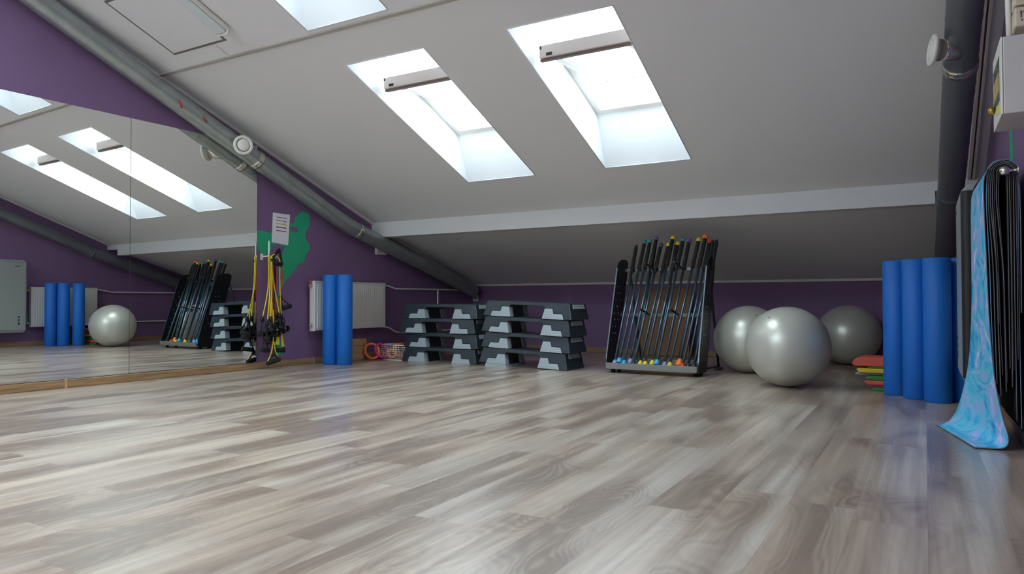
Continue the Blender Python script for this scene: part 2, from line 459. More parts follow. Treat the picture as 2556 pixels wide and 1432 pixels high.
# baseboards
bm = BM(); prism(bm, [(YBACK, 0), (YK, 0), (YK, 0.062), (YBACK, 0.062)], lambda y, z: (wx(y) - 0.01, y, z), lambda y, z: (wx(y) + 0.022, y, z))
struct(obj('baseboard_left', bm, M_WOODTRIM, bevel=0.006))
bm = BM(); box(bm, (XR - 0.02, YBACK, 0), (XR + 0.01, YK, 0.062)); struct(obj('baseboard_right', bm, M_WOODTRIM, bevel=0.006))
bm = BM(); box(bm, (-5.44, YK - 0.02, 0), (XR - 0.02, YK + 0.01, 0.062)); struct(obj('baseboard_far', bm, M_WOODTRIM, bevel=0.006))
for y in (2.94, 5.38):   # skirting joint clips
    bm = BM(); box(bm, (wx(y) + 0.012, y - 0.009, 0.0), (wx(y) + 0.026, y + 0.009, 0.066))
    obj('joint_clip', bm, cmat('grey') if 0 else M_CORK, bpy.data.objects['baseboard_left'])

# access hatch outline in the ceiling
def slope_pt(x, y, d=0.0): return Vector((x, y, cz(y))) - N_UP * d
hatch = thing('ceiling_hatch', 'square white access hatch outlined in the sloping ceiling beside the tube lamp', 'hatch', slope_pt(-4.85, 3.51))
def hatch_piece(name, x0, x1, y0, y1, d0, d1, m, bev=0.001):
    bm = BM(); o = Vector((0, y1, cz(y1))); L = (y1 - y0) / math.cos(AL)
    obox(bm, o, Vector((1, 0, 0)), E_UP, -N_UP, (x0, 0, d0), (x1, L, d1))
    oo = obj(name, bm, m, None, bevel=bev); oo.parent = hatch; oo.matrix_parent_inverse = Matrix.Translation(-hatch.location)
    return oo
hatch_piece('hatch_panel', -5.146, -4.556, 2.970, 3.502, 0.001, 0.006, M_CEIL)
hatch_piece('shadow_gap', -5.166, -4.536, 2.950, 3.522, 0.0, 0.004, mat('gap_grey', srgb(118, 116, 110), 0.8))

# ------------------------------------------------------------------ roof windows
def window(idx, x0, x1, ylow, ang):
    O = Vector(((x0 + x1) / 2, ylow, cz(ylow)))
    root = bpy.data.objects.new('window_%d' % idx, None); C.objects.link(root); root.location = O
    root['kind'] = 'structure'
    hw = (x1 - x0) / 2; X = Vector((1, 0, 0)); Z0 = Vector((0, 0, 0))
    Ls = OPEN_DY / math.cos(AL); D = 0.328
    s0, s1 = 0.306, Ls - 0.305
    def P(x, s, n): return X * x + E_UP * s + N_UP * n
    bm = BM()      # reveals: four plaster faces with thickness
    inner = [P(-hw, 0, 0), P(hw, 0, 0), P(hw, Ls, 0), P(-hw, Ls, 0)]
    outer = [P(-hw, s0, D), P(hw, s0, D), P(hw, s1, D), P(-hw, s1, D)]
    cI = sum(inner, Z0) / 4; cO = sum(outer, Z0) / 4
    vI = [bm.verts.new(v) for v in inner]; vO = [bm.verts.new(v) for v in outer]
    def off(v, c, n):
        d = v - c; return v + X * math.copysign(0.05, d.x) + E_UP * math.copysign(0.06, d.dot(E_UP)) + N_UP * n
    wI = [bm.verts.new(off(v, cI, 0.004)) for v in inner]; wO = [bm.verts.new(off(v, cO, 0)) for v in outer]
    for k in range(4):
        j = (k + 1) % 4
        bm.faces.new((vI[k], vI[j], vO[j], vO[k])); bm.faces.new((wI[j], wI[k], wO[k], wO[j]))
        bm.faces.new((vI[j], vI[k], wI[k], wI[j])); bm.faces.new((vO[k], vO[j], wO[j], wO[k]))
    obj('reveal', bm, M_REVEAL, root)
    bm = BM()      # corner bead round the opening
    for a, b in ((0, 1), (1, 2), (2, 3), (3, 0)):
        tube(bm, [inner[a] - N_UP * 0.001, inner[b] - N_UP * 0.001], 0.004, 6)
    obj('corner_bead', bm, M_REVEAL, root)
    bm = BM(); fw = 0.055       # fixed frame
    for a, b in (((-hw - .03, s0 - .02, D), (-hw + fw, s1 + .02, D + 0.09)), ((hw - fw, s0 - .02, D), (hw + .03, s1 + .02, D + 0.09)),
                 ((-hw + fw, s0 - .02, D), (hw - fw, s0 + fw, D + 0.09)), ((-hw + fw, s1 - fw, D), (hw - fw, s1 + .02, D + 0.09))):
        obox(bm, Z0, X, E_UP, N_UP, a, b)
    fr = obj('window_frame', bm, M_SASH, root, bevel=0.004)
    bm = BM()
    obox(bm, Z0, X, E_UP, N_UP, (-hw - .05, s0 - .06, D + 0.09), (-hw + 0.01, s1 + .06, D + 0.13))
    obox(bm, Z0, X, E_UP, N_UP, (hw - .01, s0 - .06, D + 0.09), (hw + 0.05, s1 + .06, D + 0.13))
    obox(bm, Z0, X, E_UP, N_UP, (-hw + .01, s1 - .01, D + 0.09), (hw - 0.01, s1 + .06, D + 0.13))
    obj('flashing', bm, M_TRAY, root)
    # sash, turned about its middle
    pv = P(0, (s0 + s1) / 2, D + 0.02); ca, sa = math.cos(ang), math.sin(ang)
    U = E_UP * ca - N_UP * sa; V = N_UP * ca + E_UP * sa
    hl = (s1 - s0) / 2 - 0.045; sw = hw - fw - 0.008; rw = 0.062
    bm = BM()
    obox(bm, pv, X, U, V, (-sw, -hl, -0.03), (-sw + rw, hl, 0.03)); obox(bm, pv, X, U, V, (sw - rw, -hl, -0.03), (sw, hl, 0.03))
    obox(bm, pv, X, U, V, (-sw + rw, -hl, -0.03), (sw - rw, -hl + 0.085, 0.03)); obox(bm, pv, X, U, V, (-sw + rw, hl - 0.07, -0.03), (sw - rw, hl, 0.03))
    sh = obj('sash', bm, M_SASH, root, bevel=0.004)
    bm = BM(); obox(bm, pv, X, U, V, (-sw + rw - .01, -hl + 0.075, -0.006), (sw - rw + .01, hl - 0.06, 0.006)); obj('pane', bm, M_GLASS, sh)
    bm = BM(); obox(bm, pv, X, U, V, (-sw + rw - .006, -hl + 0.08, -0.014), (-sw + rw + .004, hl - 0.065, -0.006))
    obox(bm, pv, X, U, V, (sw - rw - .004, -hl + 0.08, -0.014), (sw - rw + .006, hl - 0.065, -0.006))
    obox(bm, pv, X, U, V, (-sw + rw, -hl + 0.08, -0.014), (sw - rw, -hl + 0.09, -0.006)); obj('gasket', bm, M_TRAY, sh)
    # ventilation rail: the tall bar along the head of the sash
    bm = BM(); obox(bm, pv, X, U, V, (-sw - 0.025, hl - 0.012, -0.062), (sw + 0.025, hl + 0.028, 0.028))
    vr = obj('ventilation_rail', bm, mat('rail_taupe', srgb(206, 196, 188), 0.5), root, bevel=0.006)
    bm = BM(); obox(bm, pv, X, U, V, (-sw - 0.028, hl - 0.022, -0.078), (sw + 0.028, hl + 0.008, -0.062)); obj('rubber_strip', bm, mat('strip_brown', srgb(120, 102, 96), 0.6), vr)
    bm = BM(); obox(bm, pv, X, U, V, (-sw + 0.03, hl + 0.028, -0.05), (-sw + 0.075, hl + 0.031, -0.03)); obox(bm, pv, X, U, V, (-sw - 0.02, hl + .028, 0.0), (-sw - 0.008, hl + .031, 0.02)); obj('rating_mark', bm, M_DARK, vr)
    bm = BM(); obox(bm, pv, X, U, V, (-0.04, -hl + 0.02, -0.05), (0.04, -hl + 0.05, -0.03)); obj('latch', bm, M_WHITE, sh, bevel=0.003)
    # daylight portal: only helps the renderer find the sky through this opening
    ld = bpy.data.lights.new('sky_portal', 'AREA'); ld.shape = 'RECTANGLE'; ld.size = x1 - x0; ld.size_y = s1 - s0 + .1
    ld.cycles.is_portal = True
    lo = bpy.data.objects.new('sky_portal', ld); C.objects.link(lo)
    lo.location = O + P(0, (s0 + s1) / 2, D - 0.004)
    lo.rotation_euler = Matrix((X, E_UP, N_UP)).transposed().to_euler()
    return root
window(1, *WIN[0], math.radians(24))
window(2, *WIN[1], math.radians(24))
window(3, *WIN[2], math.radians(4))
k = 4
for a in ALLW[3:]:  # the added, unseen windows
    window(k, *a, 0.0); k += 1

for x0, x1, y0, y1 in ADDED_TOPWIN:        # unseen flat roof lights, added behind the camera to brighten the room
    root = bpy.data.objects.new('window_%d' % k, None); C.objects.link(root); root['kind'] = 'structure'; k += 1
    root.location = ((x0 + x1) / 2, (y0 + y1) / 2, ROOFTOP); hx, hy = (x1 - x0) / 2, (y1 - y0) / 2
    bm = BM()
    for p, q_ in (((-hx - .04, -hy - .04, 0), (-hx, hy + .04, .3)), ((hx, -hy - .04, 0), (hx + .04, hy + .04, .3)), ((-hx, -hy - .04, 0), (hx, -hy, .3)), ((-hx, hy, 0), (hx, hy + .04, .3))): box(bm, p, q_)
    obj('reveal', bm, M_REVEAL, root)
    bm = BM(); box(bm, (-hx, -hy, .27), (hx, hy, .282)); obj('pane', bm, M_GLASS, root)
    ld = bpy.data.lights.new('sky_portal', 'AREA'); ld.shape = 'RECTANGLE'; ld.size = x1 - x0; ld.size_y = y1 - y0; ld.cycles.is_portal = True
    lo = bpy.data.objects.new('sky_portal', ld); C.objects.link(lo); lo.location = ((x0 + x1) / 2, (y0 + y1) / 2, ROOFTOP + .298)

# ------------------------------------------------------------------ mirrors on the left wall
def mirror(y0, y1, label):
    bm = BM()
    prism(bm, [(y0, 0.066), (y1, 0.066), (y1, 2.148), (y0, 2.148)],
          lambda y, z: (wx(y) + 0.001, y, z), lambda y, z: (wx(y) + 0.009, y, z))
    o = obj('wall_mirror', bm, [M_MIRROR, M_TRAY])
    for p in o.data.polygons:
        if p.normal.x < 0.9: p.material_index = 1
    tag(o, label, 'mirror')
mirror(3.429, 4.666, 'tall frameless wall mirror beside the hanging exercise bands')
mirror(2.190, 3.425, 'tall frameless wall mirror at the left edge, left of the vertical mirror seam')

# ------------------------------------------------------------------ painted silhouettes
def mural(name, poly, parent, left=True):
    bm = BM()
    g = [(4.641 + 1.034 * (y - 4.2), 0.1 + 1.0425 * (z - 0.1)) for y, z in poly] if left else poly
    fx = (lambda y, d: wx(y) + d) if left else (lambda y, d: XR - d)
    fr = [bm.verts.new((fx(y, 0.0012), y, z)) for y, z in g]; bk = [bm.verts.new((fx(y, -0.002), y, z)) for y, z in g]
    for tri in tessellate_polygon([[Vector((y, z, 0)) for y, z in g]]):
        bm.faces.new([fr[q] for q in tri]); bm.faces.new([bk[q] for q in reversed(tri)])
    for q in range(len(g)): bm.faces.new((fr[q], fr[(q + 1) % len(g)], bk[(q + 1) % len(g)], bk[q]))
    o = obj(name, bm, M_GREEN, parent); o['label'] = 'green painted silhouette of a person'
BODY = [(4.617, 1.388), (4.675, 1.393), (4.675, 1.44), (4.693, 1.462), (4.719, 1.473), (4.741, 1.499), (4.76, 1.512), (4.782, 1.515), (4.81, 1.516), (4.836, 1.51), (4.858, 1.494), (4.871, 1.472), (4.876, 1.443), (4.868, 1.389), (4.845, 1.345), (4.815, 1.313), (4.808, 1.266), (4.832, 1.232), (4.867, 1.194), (4.87, 1.17), (4.867, 1.146), (4.852, 1.122), (4.818, 1.085), (4.806, 1.05), (4.796, 1.025), (4.774, 1.0), (4.729, 0.998), (4.707, 0.968), (4.671, 0.92), (4.613, 0.867), (4.57, 0.831), (4.542, 0.791), (4.522, 0.751), (4.505, 0.7), (4.503, 0.599), (4.501, 0.487), (4.503, 0.318), (4.508, 0.234), (4.53, 0.182), (4.562, 0.129), (4.488, 0.118), (4.439, 0.125), (4.445, 0.265), (4.456, 0.432), (4.468, 0.571), (4.487, 0.711), (4.49, 0.751), (4.5, 0.818), (4.541, 0.876), (4.506, 0.88), (4.498, 0.948), (4.504, 1.032), (4.518, 1.05), (4.542, 1.119), (4.562, 1.158), (4.50, 1.161), (4.50, 1.313), (4.618, 1.325), (4.68, 1.302), (4.717, 1.305), (4.72, 1.351), (4.621, 1.351)]
BLOB = [(4.228, 1.284), (4.27, 1.287), (4.308, 1.286), (4.355, 1.274), (4.4, 1.273), (4.50, 1.275), (4.50, 1.19), (4.408, 1.155), (4.395, 1.16), (4.405, 1.127), (4.372, 1.092), (4.335, 1.066), (4.318, 1.039), (4.3, 1.05), (4.285, 1.064), (4.264, 1.096), (4.234, 1.143), (4.227, 1.197)]
mural('painted_silhouette', BODY, wall_left)
mural('painted_silhouette', BLOB, wall_left)
mural('painted_silhouette', [(4.36, 1.85), (4.50, 1.85), (4.46, 1.55), (4.44, 1.28), (4.31, 1.28), (4.33, 1.55)], wall_right, False)
mural('painted_silhouette', [(4.60, 0.36), (4.85, 0.33), (5.07, 0.345), (5.16, 0.375), (5.17, 0.40), (5.08, 0.43), (4.85, 0.45), (4.60, 0.44)], wall_right, False)

# ------------------------------------------------------------------ notice on the wall
t = thing('notice_sheet', 'white paper notice with coloured lines pinned above the exercise bands', 'notice', (wx(4.95) + 0.003, 4.95, 1.37))
PQ = [(4.858, 1.526), (5.072, 1.524), (5.049, 1.214), (4.846, 1.232)]
def pq(u, v, d):     # point on the sheet
    a = Vector(PQ[0]).lerp(Vector(PQ[1]), u); b = Vector(PQ[3]).lerp(Vector(PQ[2]), u); p = a.lerp(b, v)
    return Vector((wx(p.x) + d, p.x, p.y))
def sheet_piece(name, u0, u1, v0, v1, d0, d1, m, n=6):
    bm = BM()
    for i in range(n):
        a, b = u0 + (u1 - u0) * i / n, u0 + (u1 - u0) * (i + 1) / n
        vs = [bm.verts.new(pq(u, v, d)) for d in (d0, d1) for u, v in ((a, v0), (b, v0), (b, v1), (a, v1))]
        for f in ((0, 1, 2, 3), (7, 6, 5, 4), (0, 4, 5, 1), (1, 5, 6, 2), (2, 6, 7, 3), (3, 7, 4, 0)): bm.faces.new([vs[q] for q in f])
    bmesh.ops.remove_doubles(bm, verts=bm.verts, dist=1e-5)
    o = obj(name, bm, m); o.parent = t; o.matrix_parent_inverse = Matrix.Translation(-t.location); return o
sheet_piece('paper', 0, 1, 0, 1, 0.002, 0.003, M_PAPER)
for v, u0, u1, hh, c in ((0.135, 0.22, 0.84, 0.012, mat('ink_grey', srgb(110, 108, 116), 0.7)), (0.24, 0.17, 0.47, 0.01, mat('ink_grey', srgb(110, 108, 116), 0.7)), (0.235, 0.53, 0.84, 0.01, mat('ink_grey', srgb(110, 108, 116), 0.7)), (0.262, 0.62, 0.8, 0.007, mat('ink_grey', srgb(110, 108, 116), 0.7)),
                      (0.345, 0.22, 0.82, 0.016, cmat('yellow')), (0.46, 0.22, 0.82, 0.016, mat('ink_teal', srgb(20, 70, 78), 0.6)), (0.575, 0.22, 0.84, 0.014, mat('ink_red', srgb(190, 40, 80), 0.6))):
    sheet_piece('text_line', u0, u1, v - hh, v + hh, 0.003, 0.0033, c, 3)

# ------------------------------------------------------------------ ducts
def duct(path, r, m, label, ring_step):
    t = thing('ventilation_duct', label, 'duct', path[0])
    pts = smooth_path(path, 10)
    # resample
    dense = []; acc = 0; step = 0.015; last = pts[0]; dense.append(last)
    for p in pts[1:]:
        while (p - last).length > step:
            last = last + (p - last).normalized() * step; dense.append(last)
    rs = []; d = 0
    for i in range(len(dense)):
        d = i * step; ph = d % ring_step
        rs.append(r * ((1.022 if ring_step < 0.2 else 1.035) if ph < step * 0.9 else 1.0))
    bm = BM(); tube(bm, dense, rs, 28)
    o = obj('pipe', bm, m); o.parent = t; o.matrix_parent_inverse = Matrix.Translation(-t.location)
    return t, dense
def part(name, bm, m, t, **k):
    o = obj(name, bm, m, **k); o.parent = t; o.matrix_parent_inverse = Matrix.Translation(-t.location); return o
def foil(t, dense, y0, y1, r, m=None):
    pts = [p for p in dense if y0 <= p.y <= y1]
    bm = BM(); tube(bm, pts, [r * (1.06 + 0.02 * math.sin(i * 2.1)) for i in range(len(pts))], 24)
    part('foil_band', bm, m or M_FOIL, t)
def valve(t, base, tip, nrm, r, neck):
    base, tip = Vector(base), Vector(tip); n = Vector(nrm).normalized()
    bm = BM(); e_ = tip - n * 0.022; tube(bm, [base, base.lerp(e_, 0.6), e_], [neck, neck, neck * 0.96], 24); nk = part('branch_neck', bm, M_FOIL, t)
    bm = BM()
    lathe(bm, [(neck * 0.96, -0.012), (r, -0.004), (r * 1.02, 0.006), (r * 0.97, 0.016), (r * 0.8, 0.02), (r * 0.70, 0.012), (r * 0.66, -0.02), (0, -0.02)], tip, n, 40)
    vv = part('air_valve_ring', bm, M_WHITE, t)
    bm = BM(); lathe(bm, [(0, 0.026), (r * 0.3, 0.025), (r * 0.58, 0.018), (r * 0.62, 0.010), (r * 0.55, -0.002), (0, -0.002)], tip, n, 40)
    part('air_valve_disc', bm, M_WHITE, t)
    return nk
R_D = 0.082
DL = [(-5.505, 1.9, 3.155), (-5.502, 2.669, 2.818), (-5.486, 3.204, 2.580), (-5.450, 4.411, 2.052), (-5.431, 5.045, 1.780), (-5.414, 5.613, 1.531), (-5.403, 5.951, 1.412), (-5.392, 6.346, 1.302), (-5.370, 7.082, 1.092), (-5.340, 8.15, 0.775)]
t, dn = duct(DL, R_D, M_METALB, 'galvanised round duct running down the left wall under the sloping ceiling', 0.30)
foil(t, dn, 4.53, 4.60, R_D); foil(t, dn, 5.87, 5.94, R_D)
valve(t, (-5.45, 4.43, 2.045), (-5.303, 4.295, 2.058), (1.0, -0.45, -0.10), 0.086, 0.060)
bm = BM()
for y0, zo, L in ((3.736, -0.03, 0.02), (3.935, 0.01, 0.05)):
    z = 2.818 - 0.4395 * (y0 - 2.669)
    tube(bm, [Vector((-5.40, y0 - L, z + zo + 0.03)), Vector((-5.385, y0 + L * .3, z + zo - 0.045))], 0.009, 6) if L < .03 else tube(bm, [Vector((-5.395, y0 - L, z + zo + 0.04)), Vector((-5.385, y0 + L * .9, z + zo - 0.065))], 0.008, 6)
    if L < .03: part('paint_mark', bm, cmat('red'), t); bm = BM()
part('paint_mark', bm, cmat('red'), t)
DR = [(0.215, 1.9, 3.02), (0.202, 3.227, 2.491), (0.186, 4.259, 2.078), (0.168, 5.72, 1.494), (0.165, 6.015, 1.375), (0.163, 6.461, 1.235), (0.150, 7.90, 0.775)]
t, dn = duct(DR, R_D, M_DUCTDARK, 'dark spiral round duct running down beside the right wall', 0.09)
foil(t, dn, 4.55, 4.62, R_D); foil(t, dn, 5.90, 5.95, R_D, M_DUCTDARK)
valve(t, (0.184, 4.45, 1.985), (0.055, 4.325, 1.965), (-1.0, -0.22, 0.12), 0.080, 0.058)

# ------------------------------------------------------------------ tube lamp on the ceiling
t = thing('ceiling_lamp', 'long white tube lamp fitting on the sloping ceiling over the hatch', 'lamp', slope_pt(-4.49, 3.47))
def lamp_piece(name, x0, x1, s0, s1, d0, d1, m, bev):
    bm = BM(); obox(bm, Vector((-0.225, 3.425, cz(3.425))), Vector((1, 0, 0)), E_UP, -N_UP, (x0, s0, d0), (x1, s1, d1)); return part(name, bm, m, t, bevel=bev)
M_LAMP = mat('lamp_diffuser', srgb(214, 226, 228), 0.35)
lamp_piece('lamp_body', -4.265, -4.145, 0.0, 1.27, 0.010, 0.040, M_WHITE, 0.003)
lamp_piece('diffuser', -4.255, -4.155, 0.012, 1.25, 0.040, 0.066, M_LAMP, 0.016)
lamp_piece('end_cap', -4.262, -4.148, -0.006, 0.010, 0.010, 0.067, M_WHITE, 0.004)
for s in (0.12, 0.42): lamp_piece('clip', -4.272, -4.262, s, s + 0.02, 0.03, 0.05, M_TRAY, 0)

# ------------------------------------------------------------------ radiators and pipes
def radiator(face, back, y0, y1, z0, z1, label):
    sx = 1 if face > back else -1
    t = thing('radiator', label, 'radiator', ((face + back) / 2, (y0 + y1) / 2, z0))
    bm = BM(); box(bm, (min(face - sx * .004, back), y0, z0 + .004), (max(face - sx * .004, back), y1, z1 - .01)); part('panel_core', bm, M_RAD, t, bevel=0.006)
    bm = BM(); n = int((y1 - y0) / 0.034)
    for i in range(n):
        y = y0 + 0.03 + (y1 - y0 - 0.06) * (i + .5) / n
        box(bm, (min(face, face - sx * .006), y - 0.011, z0 + 0.03), (max(face, face - sx * .006), y + 0.011, z1 - 0.045))
    part('ribbed_front', bm, M_RAD, t, bevel=0.003)
    bm = BM(); box(bm, (min(face, back), y0, z1 - .01), (max(face, back), y1, z1)); part('top_grille', bm, M_RAD, t, bevel=0.002)
    bm = BM(); box(bm, (min(face, back) - .001, y0 - 0.004, z0), (max(face, back) + .001, y0 + .002, z1)); part('side_cover', bm, M_RAD, t)
    for z in (z1 - 0.05, z0 + 0.06):
        bm = BM(); tube(bm, [(back + sx * .03, y0 - 0.045, z), (back + sx * .03, y0 - .003, z)], 0.012, 10); tube(bm, [(back + sx * .03, y0 - 0.03, z - .02), (back + sx * .03, y0 - 0.03, z + .02)], 0.011, 10)
        v = part('valve', bm, M_STEEL, t)
    bm = BM(); tube(bm, [(back + sx * .03, y0 - 0.03, z1 - 0.03), (back + sx * .03, y0 - 0.03, z1 - .002)], 0.015, 10); part('red_cap', bm, cmat('red'), t)
    for yy, zz in ((y0 + .15, z0 + .05), (y1 - .15, z1 - .08)):
        bm = BM(); tube(bm, [(back, yy, zz), (back - sx * 0.018, yy, zz)], .01, 6); part('bracket', bm, M_STEEL, t)
radiator(-5.423, -5.495, 5.295, 6.405, 0.343, 0.860, 'white ribbed panel radiator on the left wall behind two blue rollers')
radiator(0.278, 0.345, 5.13, 6.07, 0.274, 0.866, 'white ribbed panel radiator on the right wall, seen in the mirror beside the silver ball')
def pipe(pts, label, r=0.010):
    bm = BM(); tube(bm, smooth_path(pts, 6), r, 10); o = obj('heating_pipe', bm, M_WHITE); tag(o, label, 'pipe')
pipe([(-5.475, 6.405, 0.833), (-5.470, 6.50, 0.828), (-5.464, 6.62, 0.799), (-5.460, 6.75, 0.796), (-5.440, 7.446, 0.798), (-5.420, 8.1, 0.80)], 'thin white heating pipe running right from the top of the left radiator')
pipe([(-5.475, 6.405, 0.352), (-5.466, 6.52, 0.335), (-5.464, 6.62, 0.288), (-5.458, 6.79, 0.272), (-5.440, 7.446, 0.27), (-5.420, 8.1, 0.27)], 'thin white heating pipe running from the foot of the left radiator')
pipe([(-5.440, 7.446, 0.788), (-5.440, 7.446, 0.52), (-5.440, 7.446, 0.28)], 'short upright white heating pipe dropping behind the left step stack')
pipe([(0.335, 6.07, 0.84), (0.34, 6.14, 0.835), (0.345, 6.3, 0.805), (0.35, 6.5, 0.80), (0.35, 8.0, 0.80)], 'upper thin white heating pipe on the right wall, seen in the mirror')
pipe([(0.335, 6.07, 0.33), (0.34, 6.2, 0.325), (0.345, 6.4, 0.32), (0.35, 8.0, 0.315)], 'lower thin white heating pipe on the right wall, seen in the mirror')

# small sockets
def socket(loc, size, label, axis):
    t = thing('wall_socket', label, 'socket', loc)
    bm = BM(); box(bm, tuple(-s / 2 for s in size), tuple(s / 2 for s in size)); o = obj('plate', bm, M_WHITE, t, bevel=0.004)
    bm = BM()
    if axis == 'y': lathe(bm, [(0.022, 0), (0.022, 0.003), (0.018, 0.003), (0.016, 0.0), (0, 0)], (0, -size[1] / 2, 0), (0, -1, 0), 20)
    else: box(bm, (size[0] / 2, -0.018, -0.022), (size[0] / 2 + 0.004, 0.018, 0.022))
    obj('insert', bm, M_TRIM, t)
socket((wx(6.35) + 0.02, 6.345, 1.232), (0.035, 0.07, 0.085), 'left one of two small white boxes on the left wall under the duct', 'x')
socket((wx(6.45) + 0.017, 6.445, 1.222), (0.03, 0.075, 0.06), 'right one of two small white boxes on the left wall under the duct', 'x')
socket((-5.405, YK - 0.012, 0.69), (0.088, 0.02, 0.088), 'small square white socket on the far low wall below the duct end', 'y')

# ------------------------------------------------------------------ blue foam rollers
def make_roller(label, loc, group, h=0.922):
    bm = BM(); r = 0.080
    lathe(bm, [(0.0, 0.004), (0.016, 0.004), (0.02, 0.0), (r - 0.006, 0), (r, 0.006), (r, h - 0.006), (r - 0.006, h), (0.02, h), (0.016, h - 0.004), (0, h - 0.004)], seg=48)
    o = obj('foam_roller', bm, M_BLUE); o.location = loc; tag(o, label, 'foam roller', group); return o
g = 'blue foam rollers standing on end'
r0 = make_roller('tall blue foam roller standing before the left radiator, the left one of the pair', (-5.322, 5.413, 0), g)
def rol(label, loc): 
    o = r0.copy(); C.objects.link(o); o.location = loc; o['label'] = label; return o
rol('tall blue foam roller standing before the left radiator, the right one of the pair', (-5.165, 5.452, 0))
rol('tall blue foam roller at the right wall, standing just behind the pile of coloured slabs', (-0.176, 5.575, 0))
rol('second blue foam roller from the left in the group at the right wall', (-0.055, 5.420, 0))
rol('frontmost blue foam roller at the right wall, next to the grey heater cabinet', (0.066, 5.302, 0))
rol('blue foam roller at the right wall mostly hidden behind the heater cabinet', (0.205, 5.425, 0))

# ------------------------------------------------------------------ stability balls
def ball(loc, label, rot, r=0.305):
    t = thing('stability_ball', label, 'exercise ball', (loc[0], loc[1], 0), rot, 'silver stability balls')
    bm = BM(); bmesh.ops.create_uvsphere(bm, u_segments=64, v_segments=40, radius=r)
    for v in bm.verts:      # slight squash where it rests
        v.co.z *= 0.988; v.co.x *= 1.006; v.co.y *= 1.006
    bmesh.ops.translate(bm, verts=bm.verts, vec=(0, 0, r * 0.988)); obj('ball_body', bm, M_BALL, t, smooth=True)
    bm = BM(); lathe(bm, [(0, 0.004), (0.006, 0.004), (0.009, 0.001), (0.010, -0.004)], (0, 0, 0), (0, 0, 1), 16)
    a = Vector((-0.32, -0.62, 0.74)).normalized()
    M = a.to_track_quat('Z', 'Y').to_matrix().to_4x4(); M.translation = a * r * 0.99 + Vector((0, 0, r * 0.988))
    bm.transform(M); obj('valve_plug', bm, M_TRAY, t, smooth=True)
    return t
ball((-0.905, 5.70), 'bright silver exercise ball, the front one of three', (0, 0, 0))
ball((-1.383, 6.63), 'silver exercise ball between the bar rack and the front ball', (0, 0, 1.0))
ball((-0.676, 7.96), 'dim silver exercise ball in the dark far corner behind the front ball', (0, 0, 2.2))

# ------------------------------------------------------------------ aerobic steps
def make_step(label):
    t = thing('aerobic_step', label, 'step platform')
    H = 0.148
    def f(s): return lambda x, z: (x, s * (0.182 - 0.018 * z / H), z)
    half = [(.48, 0), (.398, 0), (.380, .050), (.288, .050), (.274, .0965), (.19, .0965), (.175, .114)]
    bm = BM(); prism(bm, [(-x, z) for x, z in half] + [(x, z) for x, z in reversed(half)] + [(.445, H), (-.445, H)], f(-1), f(1))
    obj('deck', bm, M_STEP, t, bevel=0.007, segs=3)
    for s in (-1, 1):
        p = [(.3965, 0), (.170, 0), (.194, .0955), (.2725, .0955), (.2865, .0490), (.3785, .0490)]
        for e in (-1, 1):
            bm = BM()
            prism(bm, [(s * x, z) for x, z in p], lambda x, z: (x, e * (0.1835 - 0.018 * z / H), z), lambda x, z: (x, e * (0.112 - 0.018 * z / H), z))
            obj('riser', bm, M_RISER, t, bevel=0.003)
        bm = BM(); q_ = [(.390, 0.001), (.19, 0.001), (.206, .0955), (.2725, .0955), (.2865, .0490), (.3785, .0490)]
        prism(bm, [(s * x, z) for x, z in q_], lambda x, z: (x, -0.1115 + 0.018 * z / H, z), lambda x, z: (x, 0.1115 - 0.018 * z / H, z)); obj('end_leg', bm, M_STEP, t)
        bm = BM()
        vs = [Vector((s * (.4615 + .004), -0.115, 0.100)), Vector((s * .4615 + s * .004, 0.115, 0.100)), Vector((s * .451, 0.112, 0.140)), Vector((s * .451, -0.112, 0.140))]
        a = [bm.verts.new(v) for v in vs]; b = [bm.verts.new(v - Vector((s * 0.012, 0, 0))) for v in vs]
        bm.faces.new(a); bm.faces.new(b)
        for i in range(4): bm.faces.new((a[i], a[(i + 1) % 4], b[(i + 1) % 4], b[i]))
        obj('end_insert', bm, M_RISER, t)
    bm = BM()
    for i in range(9):
        y = -0.125 + i * 0.031
        box(bm, (-.42, y, H - .001), (.42, y + 0.012, H + 0.0018))
    obj('tread_rib', bm, M_STEP, t)
    return t
st = make_step('black and grey step platform, bottom one of the left stack')
gs = 'stacked black and grey step platforms'
st['group'] = gs
STEP_SCALE = (1.03, 1.03, 1.03); st.scale = STEP_SCALE
st.location = (-4.447, 6.279, 0); st.rotation_euler = (0, 0, math.radians(-1.2))
names = ['bottom', 'second from the floor', 'third from the floor', 'top']
for i, (dx, dy, rz) in enumerate(((0.005, 0.015, -1.5), (-0.035, 0.0, 0.5), (0.0, 0.01, -1.0))):
    dup(st, (-4.440 + dx * 1.03, 6.274 + dy, 0.155 * (i + 1)), (0, 0, math.radians(rz)), 'black and grey step platform, %s in the left stack' % names[i + 1], gs)
tilt = math.radians(2.3)
for i, (dx, dy, rz) in enumerate(((0.0, 0.0, -0.8), (0.02, 0.004, -0.8), (0.022, -0.004, -0.8), (0.034, 0.0, -1.5))):
    h = 0.0200 + 0.1560 * i
    s_ = dup(st, (-3.367 + dx + 0.006 * i, 6.155 + dy, h), (0, tilt, math.radians(rz)), 'black and grey step platform, %s in the right stack' % names[i], gs)
    if i == 0: rb = s_
bm = BM(); x0, x1 = -.40, -.165     # extra spacer that lifts the left end of the bottom step
prism(bm, [(-.405, -0.041), (-.160, -0.030), (-.168, -0.001), (-.397, -0.001)], lambda x, z: (x, -0.186, z), lambda x, z: (x, 0.186, z)); sp = obj('spacer', bm, M_RISER, rb, bevel=0.002)

